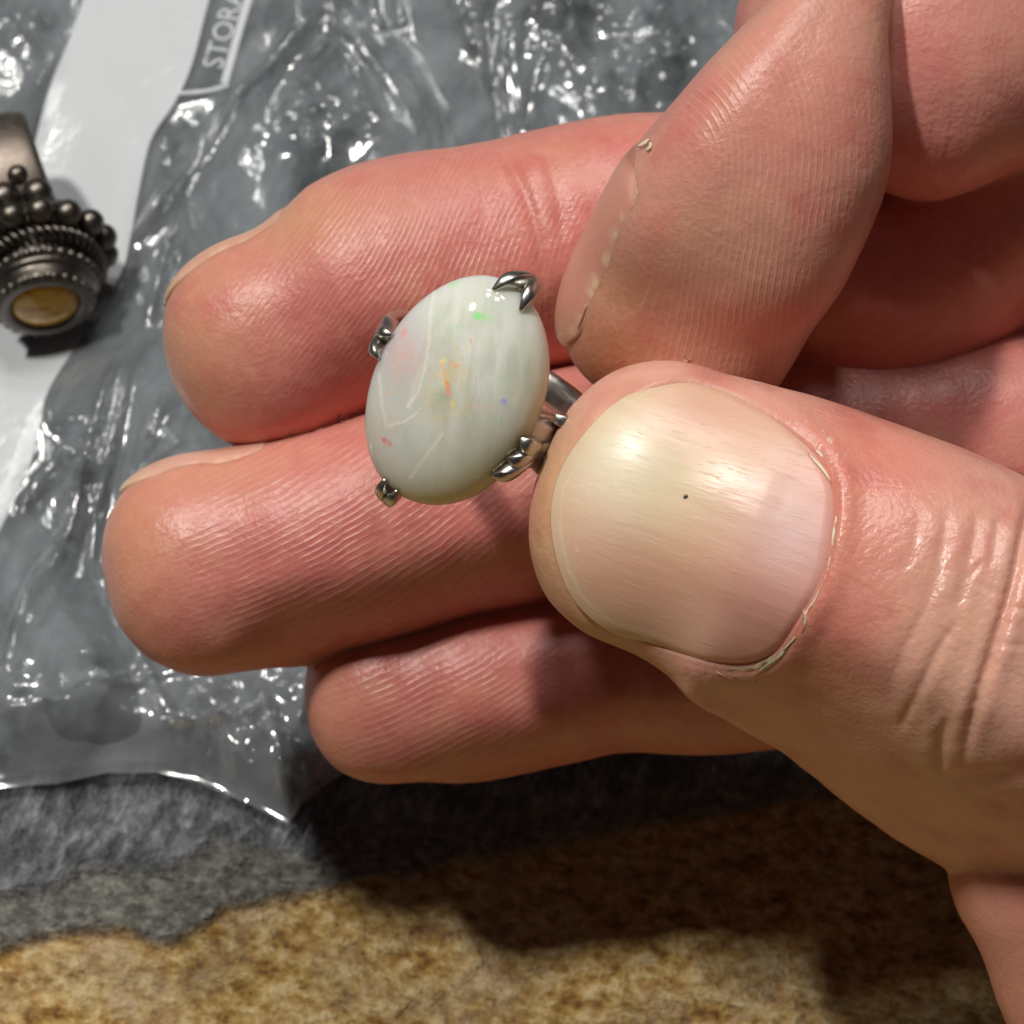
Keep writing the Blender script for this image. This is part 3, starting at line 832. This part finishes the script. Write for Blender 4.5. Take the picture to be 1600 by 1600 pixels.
nt_(nb(1235, 840, 62, 95), C(232, 194, 186), .95)
nt_(nb(1200, 940, 110, 60), C(214, 150, 134), .5)
nt_(nb(1110, 650, 90, 50), C(228, 172, 150), .6)
dfree, _ = seg_dist(q[:, 0], q[:, 1], NAIL_PX[FREE][np.argsort(np.arctan2(NAIL_PX[FREE][:, 1] - 815, NAIL_PX[FREE][:, 0] - 1085) % (2 * np.pi))][::3])
nt_(np.exp(-(dfree / 26) ** 2), C(224, 198, 162), .6)
nt_(np.exp(-((dfree - 15 - 5 * fbm(q[:, 0] / 20, q[:, 1] / 20, 0, 5, 2)) / 2.2) ** 2), C(238, 218, 188), .5)
nt_(np.clip(fbm(al / 70, ac / 5, 0, 15, 3), 0, 1), C(236, 206, 178), .22)
nt_(np.clip(fbm(al / 90, ac / 9, 0, 19, 3), 0, 1), C(212, 150, 126), .2)
nt_(((np.hypot(q[:, 0] - 1072, q[:, 1] - 777) < 3.6) * 1.0), C(40, 26, 22), 1.0)
worn = np.clip(nb(930, 720, 110, 180) + .7 * np.exp(-(dfree / 40) ** 2) + .35 * nb(1120, 700, 130, 60), 0, 1)
ncol = np.concatenate([ncol, np.tile(C(226, 204, 160), (NC, 1))]); worn = np.r_[worn, np.ones(NC) * .5]
nail_dir = W(P(1400, 950, 160)) - W(P(1040, 790, 160)); rz = math.atan2(nail_dir[1], nail_dir[0])
NAILM = nail_material('fingernail', (0, 0, -rz))
tn = mk('fingernail', W(NVv), NF, NAILM, hand, attrs={'nail_colour': ncol, 'worn': worn})
tn['label'] = 'broad ridged thumbnail with yellowish tip and a dark speck'

# dry cuticle along the root of the thumb nail
sel = [i for i in range(len(NAIL_PX)) if NAIL_PX[i, 0] > 1120 and not (NAIL_PX[i, 1] < 660)]
path = smooth_poly(NAIL_PX[sel][::4], 300, False)
ctr = path - cN; ctr /= np.linalg.norm(ctr, axis=1)[:, None]
tt = np.linspace(0, 1, 300)
ragged = np.clip(1.6 + 5 * fbm(tt * 26, tt * 0, 0, 33, 4) + 3.5 * sstep(.6, .95, tt), .3, 12)
outw = np.clip(1.0 + 2.6 * fbm(tt * 40, tt * 0, 0, 36, 3), .2, 4)
inn = path - ctr * ragged[:, None]; out = path + ctr * outw[:, None]
mid = path
rows = []
for pth, lf in ((inn, .02 + .10 * vnoise(tt * 50, tt * 0, 0, 4)), (mid, .06 + .12 * vnoise(tt * 60, tt * 0, 0, 5)), (out, .12 + 0 * tt), (out, -.1 + 0 * tt)):
    rows.append(on_tube(th, pth[:, 0], pth[:, 1], lf)[0])
nt = NT('dry_cuticle')
nt.p(Base_Color=nt.mix(nt.noise(2500), (.84, .66, .47, 1), (.90, .79, .62, 1)), Roughness=.5, Subsurface_Weight=.3, Subsurface_Radius=(1, .5, .3), Subsurface_Scale=.0004)
CUT = nt.m
mk('cuticle', W(np.concatenate(rows)), grid_faces(4, 300), CUT, hand)
def flake(pts, wd, lf, tube=th):
    p = smooth_poly(pts, 24, False); tg = np.gradient(p, axis=0); tg /= np.linalg.norm(tg, axis=1)[:, None]
    nr = np.c_[-tg[:, 1], tg[:, 0]]; k = np.sin(np.linspace(0, np.pi, 24))[:, None] * wd
    a_, _ = on_tube(tube, *(p + nr * k).T, np.full(24, lf)); b_, _ = on_tube(tube, *(p - nr * k).T, np.full(24, lf + .12))
    c_, _ = on_tube(tube, *(p).T, np.full(24, lf - .12))
    mk('skin_flake', W(np.concatenate([a_, b_, c_])), grid_faces(3, 24), CUT, hand)
flake([(1256, 950), (1260, 968), (1252, 985), (1240, 998), (1225, 1012)], 3.1, .16)
flake([(1236, 1004), (1218, 1024), (1195, 1040), (1182, 1049)], 2.8, .16)
flake([(1145, 1050), (1165, 1058), (1185, 1060)], 1.8, .16)
flake([(1120, 1046), (1138, 1056), (1150, 1068)], 1.4, .16)
flake([(1262, 712), (1285, 735), (1298, 755)], 1.8, .16)

# nails of the other fingers, wrapped round the far side
def side_nail(tb, s0, s1, a0, a1, colour, lift=.22, dry_rim=.5):
    """s0 (tip side) to s1 along the finger, a0..a1 degrees round it, a0 is the edge one can see"""
    nr, nc = 60, 50
    uu = np.linspace(0, 1, nr); vv = np.linspace(0, 1, nc)
    s_ = s0 + (s1 - s0) * uu
    squeeze = np.where(uu < .3, np.sqrt(np.clip(1 - ((.3 - uu) / .3) ** 2, 0, 1)) * .55 + .45, 1) * np.where(uu > .85, 1 - ((uu - .85) / .15) ** 2 * .35, 1)
    mid_ = (a0 + a1) / 2; half = (a1 - a0) / 2
    A_ = np.radians(mid_ + (vv[None] * 2 - 1) * half * squeeze[:, None])
    Sg = np.repeat(s_[:, None], nc, 1)
    p = tb.surf(Sg, A_)
    c = tb.at(np.maximum(Sg, 0))[..., :3]
    nrm = p - c; nrm /= np.linalg.norm(nrm, axis=-1)[..., None]
    lf = lift * (1 - (2 * vv[None] - 1) ** 6) + .3 * (1 - uu[:, None]) ** 4 - .22 * np.maximum(0, uu[:, None] - .9) * 10 - .1
    top = p + nrm * lf[..., None]; bot = p + nrm * (lf - .4)[..., None]
    vs_ = np.concatenate([top.reshape(-1, 3), bot.reshape(-1, 3)])
    f1 = grid_faces(nr, nc); f2 = f1[:, ::-1] + nr * nc
    rim = list(range(nc)) + [k * nc + nc - 1 for k in range(1, nr)] + [(nr - 1) * nc + k for k in range(nc - 2, -1, -1)] + [k * nc for k in range(nr - 2, 0, -1)]
    rim = np.array(rim); r2 = np.roll(rim, -1)
    f3 = np.stack([rim, rim + nr * nc, r2 + nr * nc, r2], 1)
    cl = np.tile(colour, (len(vs_), 1))
    V2_, U2_ = np.meshgrid(vv, uu); V2_ = np.r_[V2_.ravel(), V2_.ravel()]; U2_ = np.r_[U2_.ravel(), U2_.ravel()]
    rim_ = np.exp(-((V2_ - .035 - .03 * fbm(U2_ * 9, U2_ * 0, 0, 61, 3)) / .022) ** 2) * np.clip(.35 + 1.5 * fbm(U2_ * 30, V2_ * 20, 0, 63, 3), 0, 1) * dry_rim
    cl = cl * (1 - rim_[:, None]) + C(244, 224, 184) * rim_[:, None]
    dk_ = np.clip(np.exp(-((U2_ - .97) / .03) ** 2) + np.exp(-(V2_ / .012) ** 2) * .6, 0, .7)[:, None]
    cl = cl * (1 - dk_) + C(168, 100, 76) * dk_
    fr2 = (np.exp(-(U2_ / .16) ** 2) * .6)[:, None]
    cl = cl * (1 - fr2) + C(236, 206, 166) * fr2
    mk('fingernail', W(vs_), np.concatenate([f1, f2, f3]), NAILM, hand, attrs={'nail_colour': cl, 'worn': np.full(len(vs_), .3)})
side_nail(TUBES['middle'], -6.6, 4.5, 56, 190, C(220, 164, 140), .36)
side_nail(TUBES['ring'], -6.0, 6.0, 56, 190, C(226, 170, 150), .36)
side_nail(TUBES['index'], -6.0, 8.2, 35, 175, C(214, 150, 130), .42, .7)

ti = TUBES['index']
for pts, wd in [([(1008, 318), (1012, 300), (1010, 285)], 3), ([(1003, 345), (998, 358), (988, 370)], 3.2), ([(990, 366), (978, 382), (966, 396)], 2.6), ([(970, 392), (955, 412), (944, 424)], 3.2),
                ([(948, 420), (938, 434), (930, 448)], 3.6), ([(934, 440), (926, 462), (918, 478)], 2.6), ([(920, 474), (912, 496), (906, 512)], 2.0), ([(1000, 232), (1010, 226), (1018, 220)], 2.4), ([(1012, 238), (1018, 232), (1020, 224)], 2.0),
                ([(960, 408), (948, 430), (940, 452)], 1.4), ([(1004, 330), (1009, 345), (1004, 356)], 1.4)]:
    if wd in (2.4, 2.0): flake(pts, wd * .5, .14, ti)

# ------------------------------------------------------------------ opal ring
def silver(name, colour, rough, bump=.00002):
    nt = NT(name)
    tone = nt.mix(nt.noise(900, None, 4, .6), tuple(k * .72 for k in colour) + (1,), tuple(colour) + (1,))
    nt.p(Base_Color=tone, Metallic=1.0, Roughness=nt.math('ADD', rough, nt.math('MULTIPLY', nt.noise(1800, None, 3), rough * .8)),
         Normal=nt.bump(nt.noise(1600, None, 4, .6), bump, .6))
    return nt.m
SILVER = silver('bright_silver', (.66, .63, .585), .24)
NRM = np.array([-.27, -.15, .95]); NRM /= np.linalg.norm(NRM)
MAJ = np.array([.45, .89, 0]); MAJ[2] = -(NRM[:2] @ MAJ[:2]) / NRM[2]; MAJ /= np.linalg.norm(MAJ)
MIN = np.cross(MAJ, NRM); MIN /= np.linalg.norm(MIN)
if MIN[0] < 0: MIN = -MIN
OC = P(714, 613, 162.0)
SA, SB, SH = 7.75, 5.55, 3.0
def L2C(a, b, h): return OC + np.multiply.outer(a, MAJ) + np.multiply.outer(b, MIN) + np.multiply.outer(h, NRM)
opal_ring = root('opal_ring', W(OC), 'silver claw ring with a large oval milky white opal held in the fingers', 'ring')

nr, nc = 150, 300
rho = np.r_[np.linspace(0, 1, nr), [.995, .97, .90, .6, 0.01]]
hh_ = np.r_[SH * np.sqrt(np.clip(1 - np.linspace(0, 1, nr) ** 2.15, 0, 1)), [-.25, -.5, -.8, -.9, -.9]]
phi = np.linspace(0, 2 * np.pi, nc, endpoint=False)
a_ = SA * rho[:, None] * np.cos(phi)[None]; b_ = SB * rho[:, None] * np.sin(phi)[None]; h_ = np.repeat(hh_[:, None], nc, 1)
a_ *= 1 + .012 * np.cos(3 * phi + 1)[None]; b_ *= 1 + .01 * np.cos(2 * phi)[None]
ov = L2C(a_.ravel(), b_.ravel(), h_.ravel())
ox = 800 + ov[:, 0] * 4000 / -ov[:, 2]; oy = 800 - ov[:, 1] * 4000 / -ov[:, 2]
zx, zy = (ox - 520) / .275, (oy - 380) / .275          # the stone's own marks, mapped over its face
oc = np.tile(C(226, 228, 217), (len(ov), 1))
def ot(m, c, a=1.0):
    global oc
    m = np.clip(m * a, 0, 1)[:, None]; oc = oc * (1 - m) + c * m
ob_ = lambda x, y, rx, ry=None, ang=0: np.exp(-((((zx - x) * math.cos(ang) + (zy - y) * math.sin(ang)) / rx) ** 2 + ((-(zx - x) * math.sin(ang) + (zy - y) * math.cos(ang)) / (ry or rx)) ** 2))
ol = lambda pts, wd: np.exp(-(seg_dist(zx + 9 * fbm(zx / 40, zy / 40, 0, 4, 3), zy + 9 * fbm(zx / 40, zy / 40, 0, 9, 3), pts)[0] / wd) ** 2)
n_a = fbm(zx / 170, zy / 170, 0, 21, 4); n_b = fbm(zx / 55 + zy / 500, zy / 300, 0, 27, 4); n_c = fbm(zx / 22, zy / 30, 0, 29, 3); n_d = fbm(zx / 14, zy / 26, 0, 49, 3)
thr0 = lambda m: sstep(.4, .8, m * (1 + .6 * n_c))
ot(np.clip(n_a, 0, 1), C(200, 208, 190), .9); ot(np.clip(-n_a, 0, 1), C(238, 238, 232), .6)
ot(ob_(300, 650, 230, 420), C(206, 206, 204), .75)
ot(ob_(1000, 1350, 420, 260, -.5), C(212, 208, 164), .9); ot(ob_(1180, 900, 120, 400), C(214, 208, 170), .7); ot(ob_(640, 1480, 380, 120), C(208, 200, 152), .7)
ot(ob_(850, 700, 330, 420) * np.clip(n_b * 1.6, 0, 1), C(246, 249, 242), .95)
ot(ob_(850, 700, 330, 420) * np.clip(-n_b * 1.6, 0, 1), C(184, 196, 176), .85)
ot(ob_(800, 1080, 150, 120) * np.clip(n_b * 2 + .3, 0, 1), C(226, 228, 226), .8)
ot(ob_(600, 900, 110, 80), C(196, 192, 160), .55); ot(ob_(640, 870, 40, 30), C(180, 170, 140), .4)
for pts, wd, s_ in [([(578, 262), (550, 420), (540, 600), (522, 720), (480, 850), (425, 930)], 9, .9), ([(265, 740), (272, 900), (305, 1042), (385, 1020), (480, 965)], 8, .85),
                    ([(625, 1078), (545, 1185), (440, 1330)], 9, .8), ([(700, 380), (640, 450), (620, 520)], 14, .35), ([(925, 480), (935, 700), (920, 880)], 12, .35),
                    ([(780, 560), (770, 700), (745, 800)], 10, .45), ([(1060, 560), (1075, 800), (1040, 900)], 14, .3), ([(500, 700), (450, 850), (440, 940)], 16, .4), ([(650, 970), (700, 960)], 12, .3)]:
    ot(ol(pts, wd), C(248, 248, 232), s_)
ot(np.where(zx < 545 - (zy - 600) * .08, 1, 0) * ob_(420, 560, 190, 260), C(204, 202, 206), .45)
ot(ob_(400, 640, 100, 140) * (.7 + .5 * n_c), C(232, 176, 172), .75); ot(ob_(660, 830, 130, 220) * np.clip(.3 + 1.6 * fbm(zx / 26, zy / 40, 0, 171, 3), 0, 1), C(240, 214, 150), .65); ot(ob_(760, 430, 220, 60, -.2) * np.clip(.2 + 1.5 * n_c, 0, 1), C(190, 236, 190), .35); ot(ob_(300, 1050, 120, 180) * np.clip(.3 + n_c, 0, 1), C(236, 190, 180), .35); ot(ob_(1205, 470, 22, 90), C(240, 190, 176), .7); ot(ob_(190, 1060, 60, 200), C(214, 204, 176), .4)
ot(ob_(270, 1130, 80, 200), C(212, 200, 186), .4)
for _k in range(46):
    _x, _y = rng.normal(720, 190), rng.normal(760, 230)
    ot(thr0(ob_(_x, _y, 5 + 7 * rng.random(), 10 + 22 * rng.random(), rng.normal(0, .3))), [C(244, 200, 130), C(236, 240, 190), C(246, 176, 140), C(170, 230, 170), C(206, 206, 244)][int(rng.integers(0, 5))], .2 + .45 * rng.random())
thr = lambda m, t0=.45, t1=.6: sstep(t0, t1, m * (1 + .5 * n_c))
for x, y, rx, ry, an, c, s_ in [(842, 415, 46, 22, .1, (120, 236, 130), .9), (690, 236, 26, 24, 0, (150, 236, 150), .6), (970, 770, 14, 14, 0, (120, 230, 140), .7), (512, 775, 10, 28, .3, (160, 236, 170), .6),
                               (405, 508, 14, 34, .4, (250, 130, 130), .85), (306, 1128, 30, 14, .6, (250, 96, 110), .95), (318, 850, 10, 22, .5, (244, 180, 130), .6),
                               (632, 740, 15, 75, -.15, (252, 190, 110), .9), (655, 830, 12, 46, -.2, (250, 150, 100), .9), (685, 690, 28, 16, .6, (252, 176, 130), .85), (680, 915, 16, 24, -.4, (246, 220, 130), .8),
                               (625, 668, 20, 14, 0, (252, 226, 160), .9), (858, 565, 9, 34, 0, (246, 220, 140), .8), (740, 770, 26, 60, 0, (236, 214, 150), .35), (775, 600, 8, 20, 0, (240, 240, 160), .6),
                               (972, 903, 18, 20, 0, (150, 150, 250), .8), (870, 940, 46, 22, .3, (240, 206, 180), .45), (622, 800, 12, 20, 0, (240, 230, 150), .6), (770, 735, 8, 22, .2, (244, 180, 130), .6)]:
    ot(np.clip(thr(ob_(x, y, rx * 1.35, ry * 1.35, an), .3, .8) * (.75 + 1.0 * n_d), 0, 1), C(*c) * .9 + C(226, 226, 205) * .2, s_)
ot(np.clip(fbm(zx / 90 + zy / 260, zy / 420, 0, 121, 4), 0, 1) * ob_(800, 750, 420, 520), C(236, 240, 226), .55)
ot(np.clip(fbm(zx / 140, zy / 140, 0, 131, 5), 0, 1), C(200, 205, 190), .5)
ot(np.clip(fbm(zx / 12, zy / 12, 0, 141, 2) - .35, 0, 1), C(236, 238, 226), .8)
ot(np.clip(fbm(zx / 9, zy / 9, 0, 151, 2) - .55, 0, 1) * 2, C(150, 150, 130), .6)
nt = NT('opal')
nt.p(Base_Color=nt.attr('stone_colour', False), Roughness=.07, IOR=1.45, Subsurface_Weight=.7, Subsurface_Radius=(1, .95, .75), Subsurface_Scale=.0038,
     Normal=nt.bump(nt.noise(500, None, 2), .00001, .5))
mk('opal_stone', W(ov), grid_faces(len(rho), nc, True)[:, ::-1], nt.m, opal_ring, attrs={'stone_colour': oc})

def loft(name, path, side, w_, t_, mat, parent, n=28, sec=12, power=2.8, tip=True):
    """a bar swept along lens-space points; side = direction of its width at each point, w_/t_ half sizes"""
    path = np.asarray(path, float); k = len(path)
    allv = np.c_[path, np.asarray(side, float), np.asarray(w_, float), np.asarray(t_, float)]
    d = smooth_poly(allv, n, False)
    Tn = np.gradient(d[:, :3], axis=0); Tn /= np.linalg.norm(Tn, axis=1)[:, None]
    Sd = d[:, 3:6] - (d[:, 3:6] * Tn).sum(1)[:, None] * Tn; Sd /= np.linalg.norm(Sd, axis=1)[:, None]
    Nn = np.cross(Tn, Sd)
    an = np.linspace(0, 2 * np.pi, sec, endpoint=False)
    cu_ = np.sign(np.cos(an)) * np.abs(np.cos(an)) ** (2 / power); su = np.sign(np.sin(an)) * np.abs(np.sin(an)) ** (2 / power)
    g = d[:, None, :3] + Sd[:, None] * (cu_[None] * d[:, 6:7])[..., None] + Nn[:, None] * (su[None] * d[:, 7:8])[..., None]
    g = np.concatenate([d[None, :1, :3].repeat(sec, 1) + (g[:1] - d[:1, None, :3]) * .02, g, d[-1:, None, :3] + (g[-1:] - d[-1:, None, :3]) * .02])
    return mk(name, W(g.reshape(-1, 3)), grid_faces(n + 2, sec, True), mat, parent)

def ell(ph_, k): return np.array([SA * k * math.cos(ph_), SB * k * math.sin(ph_)])
def claw(ph_tip, ph_root, side_cluster, wd=.42, reach=.9, tipw=.16):
    r0, r1 = ell(ph_root, 1.0), ell(ph_tip, 1.0)
    pts = []
    if side_cluster:                                   # runs on into the shoulder of the band
        sgn = 1 if math.sin(ph_root) > 0 else -1
        off = (r1[0] - r0[0])
        pts += [(r0[0] + off * .30, sgn * 6.95, -4.2), (r0[0] + off * .45, sgn * 6.65, -2.8)]
    else:
        pts += [(r0[0] * .72, r0[1] * .72, -3.0), (r0[0] * .93, r0[1] * .93, -2.0)]
    bl = lambda f: ph_root * (1 - f) + ph_tip * f
    m = ell(bl(.15), 1.07); pts.append((m[0], m[1], -1.0))
    m = ell(bl(.40), 1.07); pts.append((m[0], m[1], .25))
    m = ell(bl(.72), 1.02); pts.append((m[0], m[1], .95))
    m = ell(ph_tip, reach); pts.append((m[0], m[1], SH * math.sqrt(max(0, 1 - reach ** 2.15)) + .10))
    q = np.array([L2C(*p_) for p_ in pts])
    tg = np.array([-SA * math.sin(ph_tip), SB * math.cos(ph_tip)]); tg /= np.linalg.norm(tg)
    sd = np.tile(tg[0] * MAJ + tg[1] * MIN, (len(q), 1))
    n_ = len(q)
    ws = np.interp(np.linspace(0, 1, n_), [0, .5, .8, 1], [wd * 1.1, wd * 1.05, wd * .85, .10])
    ts = np.interp(np.linspace(0, 1, n_), [0, .5, .8, 1], [.55, .55, .40, .12])
    loft('claw', q, sd, ws, ts, SILVER, opal_ring, 28, 12, 4.5)
D2 = math.radians
BR, BC = 7.5, -6.9
for root_, tips, sc, wd_ in [(97, (92, 104.5, 117), True, .60), (-86, (-78, -92), True, .40), (10, (-6, 18), False, .46), (190, (184, 196), False, .40)]:
    for tp in tips: claw(D2(tp), D2(root_), sc, wd_, .935 if sc else .925, .20)
# shoulders where the band rises to the stone, and the leaf beside the near one
for sgn in (1,):
    an_ = np.array([.62, .80, 1.0, 1.25, 1.6]) * sgn
    q = L2C(np.array([-.8, -.7, -.5, -.2, 0]) * (1 if sgn > 0 else -.3), BR * np.sin(an_), BC + BR * np.cos(an_))
    loft('shoulder', q, np.tile(MAJ, (5, 1)), [1.75, 1.85, 1.7, 1.4, 1.15], [.8, .85, .8, .66, .5], SILVER, opal_ring, 30, 16, 4.0)
q = L2C(np.array([1.35, 1.45, 1.5]), np.array([6.1, 7.0, 8.2]), np.array([-1.2, -1.6, -3.6]))
loft('shoulder_leaf', q, np.tile(NRM, (3, 1)), [.30, .45, .45], [.35, .42, .40], SILVER, opal_ring, 16, 12, 5.0)
# the open gallery under the stone
t = np.linspace(0, 2 * np.pi, 41)[:-1]
def hoop(name, pts, side, wv, tv_, mat, parent, sec=12):
    pts = np.asarray(pts); n_ = len(pts)
    Tn = np.roll(pts, -1, 0) - np.roll(pts, 1, 0); Tn /= np.linalg.norm(Tn, axis=1)[:, None]
    Sd = np.asarray(side) - (np.asarray(side) * Tn).sum(1)[:, None] * Tn; Sd /= np.linalg.norm(Sd, axis=1)[:, None]
    Nn = np.cross(Tn, Sd); an = np.linspace(0, 2 * np.pi, sec, endpoint=False)
    cu_ = np.sign(np.cos(an)) * np.abs(np.cos(an)) ** .7; su = np.sign(np.sin(an)) * np.abs(np.sin(an)) ** .8
    wv = np.broadcast_to(wv, n_); tv_ = np.broadcast_to(tv_, n_)
    g = pts[:, None] + Sd[:, None] * (cu_[None] * wv[:, None])[..., None] + Nn[:, None] * (su[None] * tv_[:, None])[..., None]
    f = grid_faces(n_ + 1, sec, True) % (n_ * sec)
    return mk(name, W(g.reshape(-1, 3)), f, mat, parent)
hoop('gallery', L2C(SA * .84 * np.cos(t), SB * .84 * np.sin(t), np.full(40, -1.7)), np.tile(NRM, (40, 1)), .45, .4, SILVER, opal_ring)
t = np.linspace(0, 2 * np.pi, 121)[:-1]
near_head = np.exp(-(((t + np.pi) % (2 * np.pi) - np.pi) / .9) ** 2)
hoop('band', L2C(0 * t, BR * np.sin(t), BC + BR * np.cos(t) * np.where(np.cos(t) > .75, 1 - .12 * (np.cos(t) - .75) / .25, 1)), np.tile(MAJ, (120, 1)), 1.15 + .35 * near_head, .55, SILVER, opal_ring, 16)

# ------------------------------------------------------------------ antique ring with amber stone, behind on the bag
h_c = np.array([.204, -.84, .50]); HX = R @ h_c; HX[2] = 0.02; HX /= np.linalg.norm(HX)
E2 = np.array([0, 0, 1.0]) - HX[2] * HX; E2 /= np.linalg.norm(E2)
E1 = np.cross(HX, E2)
if E1[0] < 0: E1 = -E1
AO = tab(60, 396, 9.9)
def A3(e1, e2, h): return AO + np.multiply.outer(e1, E1) + np.multiply.outer(e2, E2) + np.multiply.outer(h, HX)
aring = root('antique_ring', [AO[0], AO[1], 2.4], 'dark silver ring with beaded collar and amber stone on the white panel', 'ring')
OXID = silver('oxidised_silver', (.18, .16, .14), .27, .00004)
SATIN = silver('worn_silver', (.27, .225, .19), .36, .00003)
def lathe(name, prof, mat, parent, n=48, oval=1.0):
    pr = np.asarray(prof, float); a_ = np.linspace(0, 2 * np.pi, n, endpoint=False)
    g = A3((pr[:, :1] * np.cos(a_)[None]).ravel(), (pr[:, :1] * oval * np.sin(a_)[None]).ravel(), np.repeat(pr[:, 1:], n, 1).ravel())
    return mk(name, g, grid_faces(len(pr), n, True), mat, parent)
lathe('collar', smooth_poly([(.1, -3.2), (4.2, -3.0), (5.6, -1.6), (6.0, -.4), (5.6, .7), (4.6, .9), (4.5, 2.2), (4.3, 3.2), (3.0, 3.3), (.1, 3.3)], 60, False), OXID, aring)
lathe('bezel', smooth_poly([(4.25, 3.1), (4.75, 3.6), (4.9, 4.3), (4.55, 4.8), (4.5, 5.3), (4.45, 5.9), (4.0, 6.3), (3.4, 6.3), (3.05, 6.0), (2.95, 5.6), (.05, 5.45)], 60, False), OXID, aring)
lathe('amber_stone', smooth_poly([(3.05, 5.5), (2.95, 5.95), (2.4, 6.3), (1.5, 6.55), (.8, 6.62), (.02, 6.65)], 30, False), None or (lambda nt: (nt.p(
    Base_Color=nt.ramp(nt.noise(300, nt.mapping((1, 1, 2.5)), 4, .6, 1.0), [(.3, (.34, .13, .006)), (.5, (.82, .42, .015)), (.7, (.92, .62, .10))]),
    Roughness=.12, IOR=1.54, Subsurface_Weight=.3, Subsurface_Radius=(1, .6, .2), Subsurface_Scale=.001), nt.m)[1])(NT('amber')), aring)
# beads
import bmesh
bm = bmesh.new(); bmesh.ops.create_icosphere(bm, subdivisions=3, radius=1.0 * S)
BEAD = bpy.data.meshes.new('bead'); bm.to_mesh(BEAD); bm.free()
BEAD.polygons.foreach_set('use_smooth', np.ones(len(BEAD.polygons), bool)); BEAD.materials.append(OXID)
def bead(p, r):
    o = bpy.data.objects.new('bead', BEAD); col.objects.link(o); o.parent = aring
    o.location = (p - np.array(aring['_org'])) * S; o.scale = (r, r, r)
for k in range(15):
    t_ = 2 * np.pi * (k + .3) / 15; bead(A3(6.1 * math.cos(t_), 6.1 * math.sin(t_), 0.0), 1.27)
for k in range(30):
    t_ = 2 * np.pi * (k + .1) / 30; bead(A3(4.85 * math.cos(t_), 4.85 * math.sin(t_), 3.55), .46)
for k in range(26):
    t_ = 2 * np.pi * (k + .1) / 26; bead(A3(4.25 * math.cos(t_), 4.25 * math.sin(t_), 5.85), .38)
for e1, e2, h, r in [(-4.6, 4.9, -2.2, 1.3), (-1.9, 5.4, -2.6, 1.5), (1.1, 5.4, -2.5, 1.4), (-.4, 6.0, -4.4, 1.0)]: bead(A3(e1, e2, h), r)
# twisted wire round the head
tv_all, tf_all = [], []
for k in range(44):
    t_ = 2 * np.pi * k / 44; c_ = np.array([4.95 * math.cos(t_), 4.95 * math.sin(t_), 1.75])
    rad = np.array([math.cos(t_), math.sin(t_), 0]); tan = np.array([-math.sin(t_), math.cos(t_), 0]); ax3 = tan * .75 + np.array([0, 0, .66]); ax3 /= np.linalg.norm(ax3)
    b3 = np.cross(ax3, rad)
    u_ = np.linspace(0, 2 * np.pi, 14, endpoint=False); v_ = np.linspace(0, 2 * np.pi, 7, endpoint=False)
    Uu, Vv = np.meshgrid(u_, v_, indexing='ij')
    ring3 = (np.cos(Uu)[..., None] * rad + np.sin(Uu)[..., None] * b3)
    pt = c_ + ring3 * (.78 + .23 * np.cos(Vv))[..., None] + ax3 * (.23 * np.sin(Vv))[..., None]
    pt = pt.reshape(-1, 3); base_i = k * 98
    tv_all.append(A3(pt[:, 0], pt[:, 1], pt[:, 2]))
    i_, j_ = np.meshgrid(np.arange(14), np.arange(7), indexing='ij')
    tf_all.append(base_i + np.stack([i_ * 7 + j_, ((i_ + 1) % 14) * 7 + j_, ((i_ + 1) % 14) * 7 + (j_ + 1) % 7, i_ * 7 + (j_ + 1) % 7], -1).reshape(-1, 4))
mk('twisted_wire', np.concatenate(tv_all), np.concatenate(tf_all), OXID, aring)
t = np.linspace(0, 2 * np.pi, 81)[:-1]
bp = A3(-1.2 * np.sin(t / 2) ** 2 - .9, 6.3 * np.sin(t), -7.6 + 6.6 * np.cos(t))
def hoop_w(name, pts, side, wv, tv_, mat, parent):
    return hoop(name, (np.asarray(pts) - CAM) @ R, np.asarray(side) @ R, wv, tv_, mat, parent, 16)
hoop_w('band', bp, np.tile(E1, (80, 1)), 3.0 + 1.0 * np.exp(-(((t + np.pi) % (2 * np.pi) - np.pi) / .9) ** 2), .8, SATIN, aring)

for ob in scn.objects:
    if '_org' in ob: del ob['_org']
